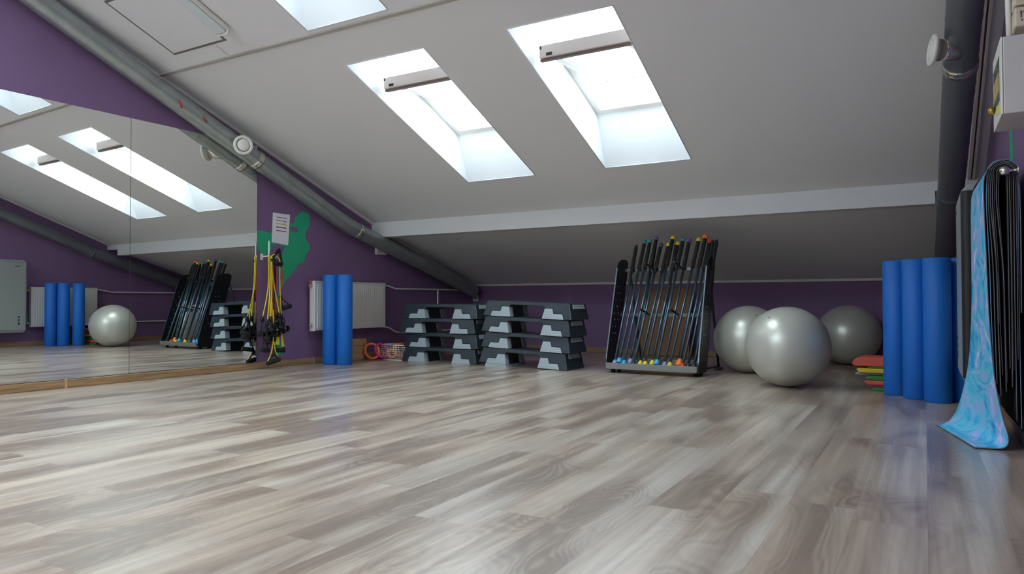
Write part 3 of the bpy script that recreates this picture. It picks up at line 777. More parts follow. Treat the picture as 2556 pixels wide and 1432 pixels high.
# ------------------------------------------------------------------ bar rack
before = tops()
RX0, RX1 = -2.395, -1.575
rk = thing('bar_rack', 'black leaning floor rack with a grey front tray holding weighted bars', 'rack', (-1.985, 5.85, 0))
def plate(x, nm='side_plate'):
    P = [(5.735, 0.028), (5.735, 0.12), (5.965, 0.86), (5.985, 0.93), (6.03, 0.985), (6.10, 1.01), (6.20, 1.012), (6.245, 0.985), (6.235, 0.93), (5.965, 0.028)]
    bm = BM(); prism(bm, P, lambda y, z: (x - 0.004, y, z), lambda y, z: (x + 0.004, y, z))
    o = part(nm, bm, M_RACK, rk, bevel=0.002)
    bm = BM(); s = 1 if x > -2 else -1       # bright folded front flange
    prism(bm, [(5.733, 0.10), (5.733, 0.12), (5.963, 0.86), (5.985, 0.93), (5.993, 0.926), (5.971, 0.857), (5.741, 0.118), (5.741, 0.10)], lambda y, z: (x - 0.0055, y, z), lambda y, z: (x + 0.0055, y, z))
    part('front_flange', bm, mat('flange_grey', srgb(88, 94, 102), 0.35, 0.8), rk)
    for k in range(9):
        z = 0.28 + k * 0.06; y = 5.735 + (z - 0.12) * 0.311
        for dy in (0.05 + 0.03 * (k % 2), 0.15 - 0.02 * (k % 3)):
            bm = BM(); tube(bm, [(x - 0.0065, y + dy, z), (x + 0.0065, y + dy, z)], 0.005 + 0.002 * (k % 2), 8); part('bolt', bm, M_STEEL, rk)
plate(RX0); plate(RX1)
bm = BM(); box(bm, (RX0 + 0.005, 5.712, 0.036), (RX1 - 0.005, 5.722, 0.090)); box(bm, (RX0 + 0.005, 5.722, 0.036), (RX1 - 0.005, 5.95, 0.046)); box(bm, (RX0 + .005, 5.94, 0.046), (RX1 - .005, 5.95, 0.12))
part('front_tray', bm, M_TRAY, rk, bevel=0.003)
for x in (RX0 + 0.04, RX1 - 0.04):
    for y in (5.80, 5.93):
        bm = BM(); tube(bm, [(x - 0.014, y, 0.018), (x + 0.014, y, 0.018)], 0.018, 16); part('castor', bm, M_RUBBER, rk)
def crossbar(y, z):
    bm = BM(); box(bm, (RX0 + 0.004, y, z - 0.018), (RX1 - 0.004, y + 0.02, z + 0.014)); part('crossbar', bm, mat('crossbar_grey', srgb(112, 116, 120), 0.4, 0.8), rk, bevel=0.003)
    for x in (-2.115, -1.845):
        bm = BM(); tube(bm, [(x, y, z - 0.0), (x, y - 0.10, z + 0.03), (x, y - 0.20, z + 0.05)], 0.009, 10)
        lathe(bm, [(0, -0.014), (0.012, -0.009), (0.015, 0), (0.012, 0.009), (0, 0.014)], (x, y - 0.20, z + 0.05), (0, 1, 0), 14)
        part('divider_arm', bm, M_BLACK, rk)
crossbar(6.155, 0.915); crossbar(6.045, 0.505)
for x in (RX0 + 0.03, RX1 - 0.045):
    bm = BM(); tube(bm, [(x, 6.23, 0.88), (x, 6.50, 0.03)], 0.011, 10); tube(bm, [(x, 5.95, 0.045), (x, 6.50, 0.03)], 0.009, 8); part('rear_strut', bm, M_RACK, rk)
    bm = BM(); box(bm, (x - 0.03, 6.47, 0), (x + 0.03, 6.54, 0.022)); part('rear_foot', bm, M_RACK, rk, bevel=0.004)

BARS = [(-2.335, 0.0, -2.299, 1.150, 'dark', 'lilac', 'dark bar with no coloured top cap, first at the left'),
 (-2.296, 0.012, -2.223, 1.181, 'teal', 'blue', 'teal capped bar with a blue foot, second from the left'),
 (-2.249, 0.0, -2.169, 1.189, 'teal', 'blue', 'bar with a greenish teal top cap, third from the left'),
 (-2.203, 0.008, -2.099, 1.211, 'purple', 'lilac', 'bar with a purple top cap, tallest of the left cluster'),
 (-2.158, 0.0, -2.060, 1.145, 'navy', 'dark', 'bar with a dark blue top cap, right of the purple capped one'),
 (-2.110, 0.0, -1.989, 1.147, 'yellow', 'yellow', 'bar with a yellow cap, left of and lower than the tallest yellow one'),
 (-2.053, 0.0, -1.942, 1.208, 'yellow', 'yellow', 'bar with a yellow cap, the tallest in the middle of the rack'),
 (-2.001, 0.006, -1.902, 1.154, 'yellow', 'yellow', 'bar with a yellow cap half hidden right of the tallest yellow one'),
 (-1.941, 0.012, -1.857, 1.187, 'teal', 'blue', 'teal capped bar right of the middle'),
 (-1.891, 0.0, -1.800, 1.179, 'purple', 'lilac', 'bar with a dark purple top cap right of the middle'),
 (-1.835, 0.0, -1.702, 1.178, 'yellow', 'yellow', 'bar with a yellow top cap just left of the orange capped one'),
 (-1.763, 0.008, -1.645, 1.202, 'orange', 'orange', 'bar with a large orange cap at both ends'),
 (-1.723, 0.0, -1.612, 1.158, 'red', 'red', 'bar with a red top cap behind the orange capped one'),
 (-1.685, 0.0, -1.583, 1.166, 'dark', 'dark', 'black ended bar, second from the right end'),
 (-1.625, 0.0, -1.552, 1.166, 'dark', 'dark', 'black ended bar at the right end'),
 (-2.178, 0.0, -2.128, 1.165, 'dark', 'blue', 'black topped bar behind the purple capped one at the left'),
 (-1.965, 0.0, -1.925, 1.160, 'dark', 'yellow', 'black topped bar with a yellow foot in the middle cluster'),
 (-1.795, 0.0, -1.672, 1.165, 'dark', 'dark', 'black topped bar between the yellow and the orange capped ones')]
depths = [0, 0, 0, 1, 0, 0, 1, 0, 0, 0, 1, 1, 0, 0, 0, 0, 0, 0]
for i, (xb, zo, xt, zt, ct, cb, lab) in enumerate(BARS):
    yb = 5.775 + 0.03 * (i % 2) - (0.02 if zo > 0.01 else 0) + (0.06 if i >= 15 else 0)
    yt = 6.135 + 0.37 * (zt - 0.915) - (0.035 if depths[i] else 0) + (0.035 if i >= 15 else 0)
    a = Vector((xb, yb, 0.066 + zo * 1.6)); b = Vector((xt, yt, zt)); d = (b - a).normalized()
    t = thing('weighted_bar', lab, 'weighted bar', a, group='weighted bars leaning in the rack')
    L = (b - a).length
    def q(s): return a + d * s
    bm = BM(); tube(bm, [q(0.035), q(L - 0.28)], 0.0112, 12); part('shaft', bm, M_BAR, t)
    bm = BM(); tube(bm, [q(L - 0.285), q(L - 0.275), q(L - 0.03), q(L - 0.02)], [0.014, 0.0175, 0.0175, 0.013], 14); part('foam_grip', bm, M_FOAMB, t)
    k = 1.35 if ct == 'orange' else 1.0
    if ct != 'dark':
        bm = BM(); lathe(bm, [(0, L + .012 * k), (0.012 * k, L + .010 * k), (0.0195 * k, L), (0.021 * k, L - .012), (0.018 * k, L - .026), (0.0, L - .026)], a, d, 20); part('top_cap', bm, cmat(ct), t, smooth=True)
    else:
        bm = BM(); lathe(bm, [(0, L), (0.010, L - .002), (0.0125, L - .008), (0.0125, L - .026), (0, L - .026)], a, d, 16); part('top_cap', bm, M_BLACK, t, smooth=True)
    bm = BM(); lathe(bm, [(0, 0.0), (0.021 * k, 0.0), (0.0235 * k, 0.008), (0.021 * k, 0.026), (0.012 * k, 0.046 * k), (0.007, 0.05 * k), (0, 0.05 * k)], a, d, 20); part('foot_cap', bm, cmat(cb) if cb != 'dark' else M_BLACK, t, smooth=True)

place(tops() - before, (-1.985, 5.735, 0), (-2.085, 5.995, 0), -1.5, 1.03)

# board leaning on the far wall behind the rack
bm = BM(); box(bm, (-0.31, -0.012, 0), (0.31, 0.012, 0.80)); o = obj('wooden_board', bm, mat('board_brown', srgb(140, 98, 56), 0.6, vary=0.12, vscale=6), bevel=0.004)
o.location = (-2.66, 8.09, 0.003); o.rotation_euler = (math.radians(-9), 0, 0)
tag(o, 'flat brown board leaning on the far low wall behind the bar rack', 'board')

# ------------------------------------------------------------------ cork blocks
before = tops()
for i, lab in enumerate(('bottom', 'middle', 'top')):
    bm = BM(); box(bm, (-0.06, -0.115, 0), (0.06, 0.115, 0.0755)); o = obj('cork_block', bm, M_CORK, bevel=0.006)
    o.location = (-5.163, 5.468 + (0.004, -0.006, 0.003)[i], 0.0765 * i); o.rotation_euler = (0, 0, math.radians((0.5, -1, 1.5)[i]))
    tag(o, 'tan cork yoga block, %s of three stacked by the left wall' % lab, 'yoga block', 'stacked cork yoga blocks')

place(tops() - before, (-5.163, 5.468, 0), (-5.452, 5.925, 0), 0, 1.03)

# ------------------------------------------------------------------ wire basket with loops
before = tops()
bx = thing('wire_basket', 'white wire basket full of loops on the floor left of the step stacks', 'basket', (-4.87, 5.80, 0), (0, 0, math.radians(-4)))
def wires(name, z0, z1, kind):
    bm = BM(); hx, hy = 0.165, 0.11
    tap = lambda z: 0.86 + 0.14 * (z / 0.165)
    def P(x, y, z): return Vector((x * tap(z), y * tap(z), z))
    if kind == 'grid':
        for s in (-1, 1):
            for i in range(15):
                x = -hx + 2 * hx * i / 14; tube(bm, [P(x, s * hy, 0.004), P(x, s * hy, 0.16)], 0.0014, 5)
            for i in range(10):
                y = -hy + 2 * hy * i / 9; tube(bm, [P(s * hx, y, 0.004), P(s * hx, y, 0.16)], 0.0014, 5)
        for k in range(1, 7):
            z = 0.004 + k * 0.0225
            tube(bm, [P(-hx, -hy, z), P(hx, -hy, z), P(hx, hy, z), P(-hx, hy, z), P(-hx, -hy, z)], 0.0014, 5)
    elif kind == 'rim':
        tube(bm, [P(-hx, -hy, .163), P(hx, -hy, .163), P(hx, hy, .163), P(-hx, hy, .163), P(-hx, -hy, .163)], 0.004, 8)
    else:
        for i in range(12):
            x = -hx + 2 * hx * i / 11; tube(bm, [P(x, -hy, 0.003), P(x, hy, 0.003)], 0.0014, 5)
        tube(bm, [P(-hx, -hy, .003), P(hx, -hy, .003), P(hx, hy, .003), P(-hx, hy, .003), P(-hx, -hy, .003)], 0.003, 6)
    obj(name, bm, M_WHITE, bx)
wires('side_wires', 0, 0, 'grid'); wires('rim', 0, 0, 'rim'); wires('base_wires', 0, 0, 'base')
def loop(loc, rot, r, wdt, c, label):
    bm = BM(); n = 40; A = []
    for k in range(n):
        a = 2 * PI * k / n; rr = r * (1 + 0.06 * math.sin(2 * a + r * 40)); A.append([bm.verts.new((rr2 * math.cos(a), rr2 * math.sin(a), h)) for rr2, h in ((rr, -wdt / 2), (rr, wdt / 2), (rr - 0.024, wdt / 2), (rr - 0.024, -wdt / 2))])
    for k in range(n):
        p, q2 = A[k], A[(k + 1) % n]
        for j in range(4): bm.faces.new((p[j], q2[j], q2[(j + 1) % 4], p[(j + 1) % 4])).smooth = True
    o = obj('exercise_loop', bm, cmat(c, 0.55), bevel=0.003); o.location = loc; o.rotation_euler = rot
    tag(o, label, 'exercise loop', 'coloured loops in and beside the wire basket'); return o
loop((-5.085, 5.64, 0.093), (math.radians(84), 0.0, math.radians(35)), 0.088, 0.062, 'orange', 'bright orange loop standing on the floor left of the wire basket')
loop((-5.005, 5.60, 0.085), (math.radians(78), 0.2, math.radians(75)), 0.075, 0.03, 'magenta', 'magenta loop standing between the orange loop and the wire basket') if 0 else None
loop((-5.015, 5.70, 0.098), (math.radians(80), 0.1, math.radians(60)), 0.08, 0.05, 'magenta', 'magenta loop leaning on the left end of the wire basket')
loop((-4.915, 5.76, 0.066), (math.radians(82), 0.3, math.radians(20)), 0.052, 0.03, 'orange', 'small orange loop lying inside the middle of the wire basket')
loop((-4.835, 5.80, 0.105), (math.radians(86), 0.0, math.radians(62)), 0.078, 0.03, 'orange', 'orange loop standing up out of the right half of the wire basket')
loop((-4.78, 5.82, 0.060), (math.radians(70), 0.4, math.radians(-20)), 0.048, 0.026, 'magenta', 'small dark pink loop low in the right end of the wire basket')
loop((-4.805, 5.845, 0.125), (math.radians(80), 0.1, math.radians(30)), 0.062, 0.022, 'dark', 'black loop sticking up at the back of the wire basket')

place(tops() - before, (-4.87, 5.80, 0), (-5.088, 6.206, 0), 0, 1.03)

# ------------------------------------------------------------------ pile of coloured slabs
before = tops()
SLABS = [(-0.285, 0.001, 0.024, 'green', 'green folded sheet at the bottom of the pile by the blue rollers', 5.60),
         (-0.30, 0.026, 0.012, 'magenta', 'thin pink folded sheet, second from the floor in the pile by the blue rollers', 5.63),
         (-0.324, 0.039, 0.034, 'red', 'thick red folded pad low in the pile by the blue rollers', 5.62),
         (-0.306, 0.074, 0.034, 'green', 'green folded pad in the middle of the pile by the blue rollers', 5.62),
         (-0.398, 0.109, 0.018, 'grey', 'pale grey sleeve under the yellow pad in the pile by the blue rollers', 5.65),
         (-0.381, 0.128, 0.032, 'yellow', 'yellow folded pad under the red one on top of the pile', 5.61),
         (-0.30, 0.161, 0.012, 'green', 'thin green sheet between the yellow pad and the red top pad', 5.63),
         (-0.400, 0.174, 0.066, 'red', 'thick red pad on top of the pile by the blue rollers', 5.62)]
for x0, z, hgt, c, lab, y in SLABS:
    bm = BM(); n = 8; prof = []
    r = hgt / 2
    for k in range(n + 1):
        a = PI / 2 + PI * k / n; prof.append((x0 + min(r, .03) + min(r, .03) * math.cos(a), z + r + r * math.sin(a)))
    prof += [(0.20, z + 0.0), (0.20, z + hgt)]
    y1 = y + 0.27
    prism(bm, prof, lambda x, zz: (x + 0.012 * math.sin(zz * 60), y, zz), lambda x, zz: (x + 0.02 + 0.012 * math.sin(zz * 60), y1, zz))
    m = mat('pad_' + c, tuple(v * 0.8 for v in COL[c]) if c != 'red' else srgb(206, 84, 70), 0.6, bump=0.15, bscale=30)
    o = obj('folded_pad', bm, m, bevel=min(0.008, hgt * 0.3)); tag(o, lab, 'exercise pad', 'coloured folded pads piled by the rollers')

place(tops() - before, (-0.3, 5.60, 0), (-0.362, 5.72, 0), 0, 0.99)

# ------------------------------------------------------------------ heater cabinet on the right wall
t = thing('heater_cabinet', 'tall grey cabinet heater on the right wall between rollers and hanging mats', 'heater', (0.28, 4.68, 0.21))
def rrect(hx0, hx1, y0, y1, r, n=6):
    pts = []
    for cx, cy, a0 in ((hx0 + r, y0 + r, PI), (hx1 - .005, y0 + .005, 1.5 * PI), (hx1 - .005, y1 - .005, 0), (hx0 + r, y1 - r, PI / 2)):
        rr = r if cx < hx1 - .01 else .005
        for k in range(n + 1):
            a = a0 + (PI / 2) * k / n; pts.append((cx + rr * math.cos(a), cy + rr * math.sin(a)))
    return pts
pp = rrect(0.165, 0.386, 4.34, 5.03, 0.03)
M_CAB = mat('cabinet_enamel', srgb(150, 155, 152), 0.35)
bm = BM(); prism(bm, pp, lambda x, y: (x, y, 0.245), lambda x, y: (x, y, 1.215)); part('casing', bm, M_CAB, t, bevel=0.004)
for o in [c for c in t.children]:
    o.data.materials.append(mat('cabinet_side_shade', srgb(20, 21, 23), 0.5))  # shade on the near end is put into the colour as black
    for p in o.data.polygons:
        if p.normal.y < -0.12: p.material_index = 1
bm = BM(); prism(bm, pp, lambda x, y: (x + .001, y, 1.217), lambda x, y: (x if x > .3 else x + 0.03, 4.68 + (y - 4.68) * 0.93, 1.252)); part('top_cover', bm, M_CAB, t, bevel=0.006)
bm = BM(); prism(bm, pp, lambda x, y: (x if x > .3 else x + 0.02, 4.68 + (y - 4.68) * 0.94, 0.205), lambda x, y: (x + .001, y, 0.243)); part('bottom_cover', bm, M_CAB, t, bevel=0.006)
for y, z, a, b in ((4.90, 1.16, .03, .006), (4.925, 0.335, .012, .02), (4.925, 0.385, .010, .014), (4.925, 0.43, .016, .012)):
    bm = BM(); box(bm, (0.1635, y - a, z - b), (0.166, y + a, z + b)); part('badge', bm, mat('mark_dark', srgb(70, 74, 74), 0.6), t)

before = tops()
# ------------------------------------------------------------------ mat rail and hanging yoga mats
t = thing('mat_rail', 'chrome wall rail with a round end knob carrying the hanging yoga mats', 'rail', (0.41, 3.65, 1.215))
RXC = 0.334
bm = BM(); tube(bm, [(RXC, 3.64, 1.215), (RXC, 4.34, 1.215)], 0.011, 16); part('rod', bm, M_CHROME, t)
bm = BM(); lathe(bm, [(0, -0.022), (0.010, -0.021), (0.018, -0.014), (0.021, 0), (0.019, 0.012), (0.011, 0.02), (0, 0.02)], (RXC + 0.002, 3.63, 1.215), (0, 1, 0), 28); part('end_knob', bm, M_CHROME, t, smooth=True)
for y in (3.645, 4.325):
    bm = BM(); tube(bm, [(RXC, y, 1.215), (XR, y, 1.219)], 0.006, 10); tube(bm, [(XR - 0.006, y, 1.219), (XR, y, 1.219)], 0.02, 16); part('wall_bracket', bm, M_CHROME, t)
def loft(near, far, y0, y1, thick, m, label, cols=10, twisty=None):
    bm = BM(); uv = bm.loops.layers.uv.new('UVMap')
    near = smooth_path([(x, 0, z) for x, z in near], 5); far = smooth_path([(x, 0, z) for x, z in far], 5)
    n = min(len(near), len(far)); G = []; Ls = [0]
    for i in range(1, n): Ls.append(Ls[-1] + (near[i] - near[i - 1]).length)
    for j in range(cols + 1):
        f = j / cols; row = []
        for i in range(n):
            p = near[i].lerp(far[i], f); row.append(bm.verts.new((p.x, y0 + (y1 - y0) * f, max(p.z, 0.0005))))
        G.append(row)
    for j in range(cols):
        for i in range(n - 1):
            fc = bm.faces.new((G[j][i], G[j][i + 1], G[j + 1][i + 1], G[j + 1][i])); fc.smooth = True
            for l, (jj, ii) in zip(fc.loops, ((j, i), (j, i + 1), (j + 1, i + 1), (j + 1, i))): l[uv].uv = (Ls[ii], jj / cols * 0.6)
    if twisty: bmesh.ops.reverse_faces(bm, faces=bm.faces)
    me = bpy.data.meshes.new('yoga_mat'); bm.to_mesh(me); bm.free()
    o = bpy.data.objects.new('yoga_mat', me); C.objects.link(o)
    for x in (m if isinstance(m, list) else [m]): me.materials.append(x)
    s = o.modifiers.new('solid', 'SOLIDIFY'); s.thickness = thick; s.offset = 0
    if isinstance(m, list): s.material_offset = 1; s.material_offset_rim = 2
    tag(o, label, 'yoga mat'); return o
near = [(.394, .60), (.396, .9), (.394, 1.12), (.385, 1.20), (.362, 1.25), (.330, 1.268), (.295, 1.255), (.268, 1.205), (.263, 1.12), (.268, .90), (.277, .57), (.293, .32), (.318, .16), (.338, .075), (.340, .035), (.322, .012), (.285, .006), (.217, .005)]
far = [(.394, .60), (.396, .9), (.394, 1.12), (.385, 1.20), (.362, 1.25), (.330, 1.268), (.295, 1.255), (.266, 1.205), (.258, 1.12), (.257, .90), (.254, .60), (.240, .36), (.218, .22), (.188, .10), (.160, .045), (.135, .018), (.112, .007), (.090, .005)]
o = loft(near, far, 3.675, 4.265, 0.0045, [M_PRINT, M_MATGREY, M_MATGREY], 'blue and lilac marbled yoga mat hanging from the rail and curling on to the floor', 24, True)
o['group'] = 'yoga mats hung over the rail'
def hang(i, zl, zr, y0, y1, label, m=None, xr=None):
    r = 0.0155 + 0.0072 * i; xl = RXC - r; xr = RXC + r if xr is None else xr
    sway = 0.006 * math.sin(i * 1.9)
    p = [(xr + .000, zr), (xr + sway * .4, (zr + 1.2) / 2), (xr, 1.12), (RXC + r * .96, 1.20)]
    for k in range(5):
        a = math.radians(20 + 35 * k); p.append((RXC + r * math.cos(a), 1.215 + r * math.sin(a)))
    p += [(RXC - r * .97, 1.19), (xl - .002, 1.08), (xl + 0.012 + sway, 0.8), (xl + 0.016 + sway, (zl + .8) / 2), (xl + 0.020 + sway * .5, zl)]
    q = [(x + (0.000 if x > RXC else -0.008), z) for x, z in p]
    o = loft(p, q, y0, y1, 0.0036, [M_MATBLK, M_MATBLK, m or M_MATGREY], label, 6); o['group'] = 'yoga mats hung over the rail'
hang(0, 0.30, 0.36, 3.668, 4.26, 'innermost dark yoga mat, lying directly on the rail')
hang(1, 0.26, 0.28, 3.662, 4.25, 'dark grey edged yoga mat, second layer out from the rail')
hang(2, 0.33, 0.35, 3.672, 4.27, 'dark yoga mat, third layer out from the rail')
hang(3, 0.24, 0.13, 3.664, 4.26, 'dark yoga mat, fourth layer out, with a long right side reaching near the floor')
hang(4, 0.55, 0.40, 3.670, 4.25, 'short dark yoga mat, fifth layer out from the rail')
hang(5, 0.29, 0.88, 3.676, 4.26, 'dark yoga mat, sixth layer out, with a short right side', xr=0.383)
hang(6, 0.33, 0.10, 3.680, 4.265, 'blue edged dark yoga mat just inside the marbled one', mat('mat_edge_blue', srgb(110, 160, 196), 0.7), xr=0.3885)

place(tops() - before, (0.334, 3.65, 0), (0.298, 3.70, 0), 1.3, 0.99)

# ------------------------------------------------------------------ electrical boxes on the right wall
before = tops()
t = thing('breaker_box', 'pale grey breaker box with a see-through side window on the right wall', 'electrical box', (0.35, 3.45, 1.39))
bm = BM(); box(bm, (0.308, 3.30, 1.392), (0.421, 3.66, 1.700)); part('housing', bm, M_BOX, t, bevel=0.004)
bm = BM(); box(bm, (0.300, 3.30, 1.392), (0.307, 3.66, 1.700)); dr = part('door', bm, M_WHITE, t, bevel=0.002)
bm = BM(); box(bm, (0.2985, 3.36, 1.46), (0.2998, 3.62, 1.64)); w_ = part('window_strip', bm, mat('smoked', srgb(84, 104, 104), 0.15), t)
bm = BM()
for k in range(7): box(bm, (0.2965, 3.375 + k * .034, 1.50), (0.2984, 3.398 + k * .034, 1.58))
part('switch_row', bm, mat('switch_tan', srgb(196, 172, 110), 0.5), t)
bm = BM(); lathe(bm, [(0, .024), (.012, .022), (.018, .012), (.016, 0), (0, 0)], (0.2985, 3.60, 1.475), (-1, 0, 0), 16); part('lock_knob', bm, mat('brass', srgb(190, 160, 70), 0.3, 0.9), t)
bm = BM()
for k in range(6): box(bm, (0.2975, 3.33 + k * .03, 1.405 + k * .004), (0.2998, 3.345 + k * .03, 1.445 + k * .004))
part('warning_stripes', bm, mat('stripe_yellow', srgb(214, 206, 120), 0.6), t)
def meter(z, label, y):
    t = thing('meter_box', label, 'electrical box', (0.37, y, z))
    bm = BM(); box(bm, (-0.018, -0.05, -0.040), (0.038, 0.05, 0.040)); obj('casing', bm, M_BEIGE, t, bevel=0.006)
    bm = BM()
    for i, (x, zz, w_, h_) in enumerate(((0.004, .016, .006, .006), (0.016, .018, .01, .003), (0.004, 0.002, .004, .006), (0.018, 0.004, .008, .003), (0.006, -.014, .006, .003), (0.019, -.014, .005, .005))):
        box(bm, (x - w_ / 2, -0.0515, zz - h_), (x + w_ / 2, -0.0495, zz + h_))
    obj('printed_marks', bm, mat('mark_dark', srgb(70, 74, 74), 0.6), t)
meter(1.785, 'small beige box with dark printing, directly on top of the breaker box', 3.40)
meter(1.872, 'upper small beige box with dark printing at the top right corner', 3.40)
bm = BM(); tube(bm, [(0.345, 3.46, 1.70), (0.343, 3.47, 1.9), (0.345, 3.46, 2.25)], 0.012, 12); tag(obj('cable_conduit', bm, M_WHITE), 'white conduit rising from the breaker box beside the beige boxes', 'conduit')

place(tops() - before, (0.308, 3.30, 1.392), (0.274, 3.35, 1.377), 0, 0.985)

# ------------------------------------------------------------------ wall pegs and hanging exercise bands
before = tops()
def peg(y, z, L, label):
    t = thing('wall_peg', label, 'peg', (-5.258, y, z))
    bm = BM(); tube(bm, [(0, 0, 0), (0.085, 0, 0.004), (0.10, 0, 0.02), (0.10, 0, L)], 0.007, 10); obj('hook_arm', bm, M_WHITE, t)
    bm = BM(); box(bm, (0, -0.015, -0.03), (0.006, 0.015, 0.03)); obj('back_plate', bm, M_WHITE, t, bevel=0.002)
peg(4.283, 1.045, 0.145, 'long upright white peg on the left wall next to the mirror edge')
peg(4.372, 1.035, 0.055, 'short white peg inside the black triangular band handle')
def handle(t, a, b, apex, m=None):
    a, b, apex = Vector(a), Vector(b), Vector(apex)
    bm = BM(); tube(bm, [a, a.lerp(b, .04), a.lerp(b, .96), b], [0.015, 0.021, 0.021, 0.015], 14); h = part('handle', bm, M_FOAMB, t)
    bm = BM()
    for e in (a, b): tube(bm, [e, e.lerp(apex, 0.5) + Vector((0.002, 0, 0)), apex], 0.0062, 8)
    lathe(bm, [(0, -.02), (0.016, -.016), (0.018, .012), (0.011, .03), (0, .032)], apex, (0, 0, 1), 12)
    part('strap', bm, M_RUBBER, t)
def band(c, paths, handles, label, r=0.0052):
    t = thing('resistance_band', label, 'resistance band', paths[0][0], group='resistance bands hung on the wall pegs')
    for p in paths:
        bm = BM(); tube(bm, smooth_path(p, 6), r, 10); part('rubber_tube', bm, cmat(c, 0.4), t)
    for h in handles: handle(t, *h)
X0 = -5.165
def up(y): return (X0 + 0.0, y, 1.055)
band('yellow', [[(X0, 4.284, 1.05), (X0 + .01, 4.272, 0.75), (X0 + .02, 4.20, 0.47)], [(X0, 4.290, 1.05), (X0, 4.30, 0.75), (X0 + .01, 4.31, 0.46)]],
     [((X0 + .05, 4.15, 0.345), (X0 - .03, 4.21, 0.32), (X0 + .02, 4.20, 0.46)), ((X0 + .05, 4.27, 0.35), (X0 - .04, 4.34, 0.33), (X0 + .01, 4.31, 0.45))], 'yellow resistance band hanging furthest left, nearest the mirror edge')
band('yellow', [[(X0 + .02, 4.286, 1.05), (X0 + .03, 4.277, 0.75), (X0 + .045, 4.235, 0.43)], [(X0 + .02, 4.294, 1.05), (X0 + .03, 4.316, 0.82), (X0 + .05, 4.375, 0.50)]],
     [((X0 + .09, 4.19, 0.30), (X0 + .01, 4.26, 0.29), (X0 + .045, 4.235, 0.42)), ((X0 + .08, 4.36, 0.395), (X0 + .01, 4.45, 0.36), (X0 + .05, 4.375, 0.49))], 'yellow resistance band whose right tube crosses in front of the red ones')
band('yellow', [[(X0 + .035, 4.292, 1.05), (X0 + .04, 4.290, 0.75), (X0 + .05, 4.27, 0.47)], [(X0 + .035, 4.386, 1.02), (X0 + .03, 4.395, 0.75), (X0 + .02, 4.423, 0.485)], [(X0 + .035, 4.292, 1.05), (X0 + .035, 4.33, 1.065), (X0 + .035, 4.386, 1.02)]],
     [((X0 + .10, 4.23, 0.37), (X0 + .02, 4.31, 0.35), (X0 + .05, 4.27, 0.46)), ((X0 + .04, 4.38, 0.36), (X0 + .0, 4.47, 0.34), (X0 + .02, 4.423, 0.475))], 'yellow resistance band looped over both pegs, one tube at each side')
band('red', [[(X0 + .015, 4.305, 1.03), (X0 + .02, 4.303, 0.75), (X0 + .03, 4.32, 0.45)], [(X0 + .01, 4.380, 1.02), (X0 + .02, 4.358, 0.75), (X0 + .03, 4.333, 0.45)]],
     [((X0 + .08, 4.28, 0.32), (X0 + .0, 4.37, 0.31), (X0 + .03, 4.325, 0.44))], 'red resistance band with its two tubes meeting in the middle of the bundle')
band('red', [[(X0 + .03, 4.402, 1.02), (X0 + .03, 4.421, 0.82), (X0 + .02, 4.36, 0.50)], [(X0 - .02, 4.365, 1.02), (X0 - .02, 4.35, 0.75), (X0 - .01, 4.345, 0.50)]],
     [((X0 + .06, 4.40, 0.42), (X0 + .0, 4.46, 0.40), (X0 + .02, 4.38, 0.50))], 'red resistance band at the right side of the bundle')
band('dark', [[(X0 + .02, 4.336, 1.03), (X0 + .02, 4.335, 0.75), (X0 + .01, 4.34, 0.45)], [(X0 + .01, 4.352, 1.03), (X0 + .01, 4.364, 0.75), (X0 + .0, 4.365, 0.45)]],
     [((X0 + .05, 4.30, 0.275), (X0 - .03, 4.39, 0.27), (X0 + .01, 4.345, 0.44)), ((X0 + .03, 4.425, 0.562), (X0 + .03, 4.527, 0.586), (X0 + .01, 4.42, 0.66))], 'black resistance band with one handle sticking out to the right', 0.006)
band('orange', [[(X0 - .01, 4.315, 1.03), (X0 - .01, 4.31, 0.75), (X0 + .0, 4.30, 0.35), (X0 + .01, 4.30, 0.25)], [(X0 + .0, 4.38, 0.55), (X0 + .01, 4.372, 0.35), (X0 + .01, 4.36, 0.28)]],
     [((X0 + .05, 4.165, 0.19), (X0 + .02, 4.275, 0.175), (X0 + .02, 4.225, 0.30)), ((X0 + .02, 4.345, 0.178), (X0 + .02, 4.462, 0.163), (X0 + .01, 4.42, 0.36))], 'orange resistance band with the two wide low hanging handles')
band('yellow', [[(X0 + .03, 4.30, 0.62), (X0 + .05, 4.305, 0.35), (X0 + .05, 4.28, 0.16), (X0 + .055, 4.228, 0.075)], [(X0 + .04, 4.31, 0.55), (X0 + .05, 4.307, 0.30), (X0 + .05, 4.33, 0.16), (X0 + .055, 4.365, 0.10)]],
     [((X0 + .055, 4.225, 0.062), (X0 + .055, 4.375, 0.090), (X0 + .055, 4.30, 0.14))], 'yellow resistance band hanging lowest with its handle almost at the skirting')
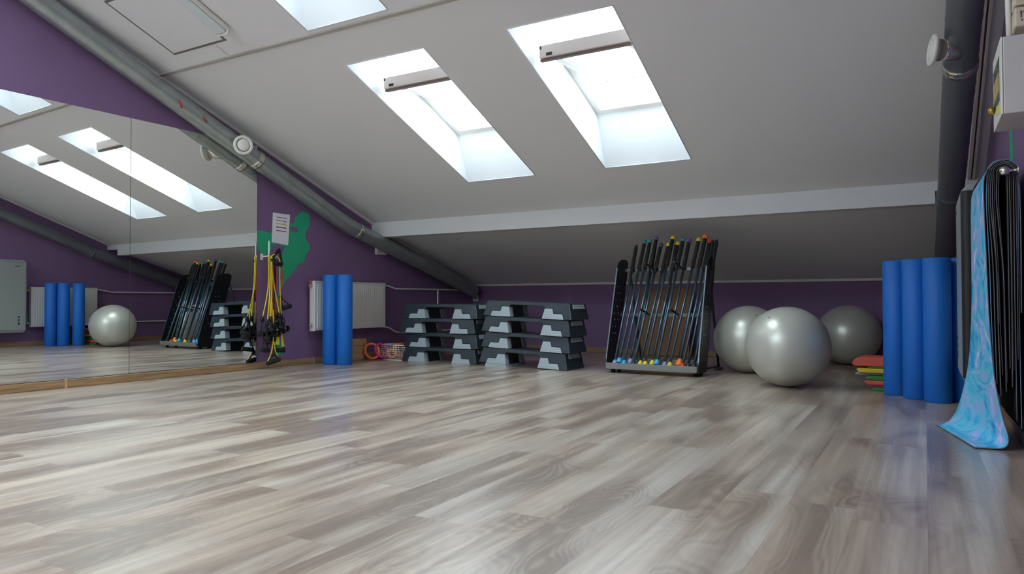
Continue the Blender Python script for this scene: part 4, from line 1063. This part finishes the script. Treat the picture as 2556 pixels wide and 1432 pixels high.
for i, (y, z, dx, a, lab) in enumerate(((4.235, 0.365, .05, 20, 'black padded ankle cuff at the left of the hanging bundle'), (4.305, 0.335, .075, -15, 'black padded ankle cuff low in the middle of the hanging bundle'),
        (4.335, 0.415, .03, 40, 'black padded ankle cuff high in the middle of the hanging bundle'), (4.425, 0.375, .055, -8, 'large black padded ankle cuff at the right of the hanging bundle'),
        (4.395, 0.455, .015, 65, 'black padded ankle cuff behind the right handles of the hanging bundle'), (4.265, 0.285, .03, 70, 'lowest black padded ankle cuff of the hanging bundle'))):
    t = thing('ankle_cuff', lab, 'ankle cuff', (X0 + dx, y, z), (0, 0, 0), 'black ankle cuffs in the hanging bundle')
    bm = BM(); n = 20; ring = []
    for k in range(n):
        b_ = 2 * PI * k / n; c_, s_ = math.cos(b_), math.sin(b_)
        ring.append([bm.verts.new((h_, c_ * rr_ * 1.25, s_ * rr_ * .8)) for h_, rr_ in ((-.022, .034), (-.024, .042), (.024, .042), (.022, .034))])
    for k in range(n):
        p_, q2_ = ring[k], ring[(k + 1) % n]
        for j_ in range(4): bm.faces.new((p_[j_], q2_[j_], q2_[(j_ + 1) % 4], p_[(j_ + 1) % 4])).smooth = True
    o_ = obj('padded_band', bm, M_RUBBER, t, bevel=0.003); o_.rotation_euler = (math.radians(a), 0, math.radians(a * 0.5))
    bm = BM(); tube(bm, [(0, 0, 0.036), (0.004, 0.004, 0.07), (-0.004, 0, 0.10)], 0.005, 8); obj('clip_strap', bm, M_RUBBER, t)
    bm = BM(); tube(bm, [(0.026, -0.012, 0.03), (0.028, 0.012, 0.03)], 0.004, 8); obj('buckle', bm, M_STEEL, t)
# black triangular handle on the pegs
t = thing('triangle_handle', 'black triangular cable handle hooked on the short white peg', 'handle', (X0, 4.372, 1.04))
bm = BM(); A_, B_, C_ = Vector((X0 + .03, 4.385, 1.118)), Vector((X0 + .03, 4.287, 1.008)), Vector((X0 + .03, 4.418, 0.975))
for a, b in ((A_, B_), (B_, C_), (C_, A_)): tube(bm, [a, b], 0.013 if a is not C_ else 0.011, 12)
part('frame_loop', bm, M_RUBBER, t)
bm = BM(); tube(bm, [B_.lerp(C_, .12) + Vector((0, 0, -.004)), B_.lerp(C_, .92) + Vector((0, 0, -.008))], 0.021, 14); part('grip', bm, M_FOAMB, t)
# flat latex bands
t = thing('latex_band', 'flat bright yellow latex band hanging low in the bundle', 'resistance band', (X0 + .05, 4.37, 0.36), group='flat yellow latex bands')
bm = BM()
for (y0, y1, w0, w1, zt, zb) in ((4.352, 4.345, 0.010, 0.022, 0.36, 0.226), (4.388, 4.412, 0.007, 0.017, 0.34, 0.205)):
    vs = [bm.verts.new((X0 + d + .055, y, z)) for d in (0, 0.002) for y, z in ((y0 - w0, zt), (y0 + w0, zt), (y1 + w1, zb), (y1 - w1, zb))]
    for f in ((0, 1, 2, 3), (7, 6, 5, 4), (0, 4, 5, 1), (1, 5, 6, 2), (2, 6, 7, 3), (3, 7, 4, 0)): bm.faces.new([vs[q_] for q_ in f])
part('latex_strip', bm, cmat('yellow', 0.4), t)
place(tops() - before, (-5.258, 4.2, 0.1), (-5.561, 4.641, 0.1), 0, 1.038)
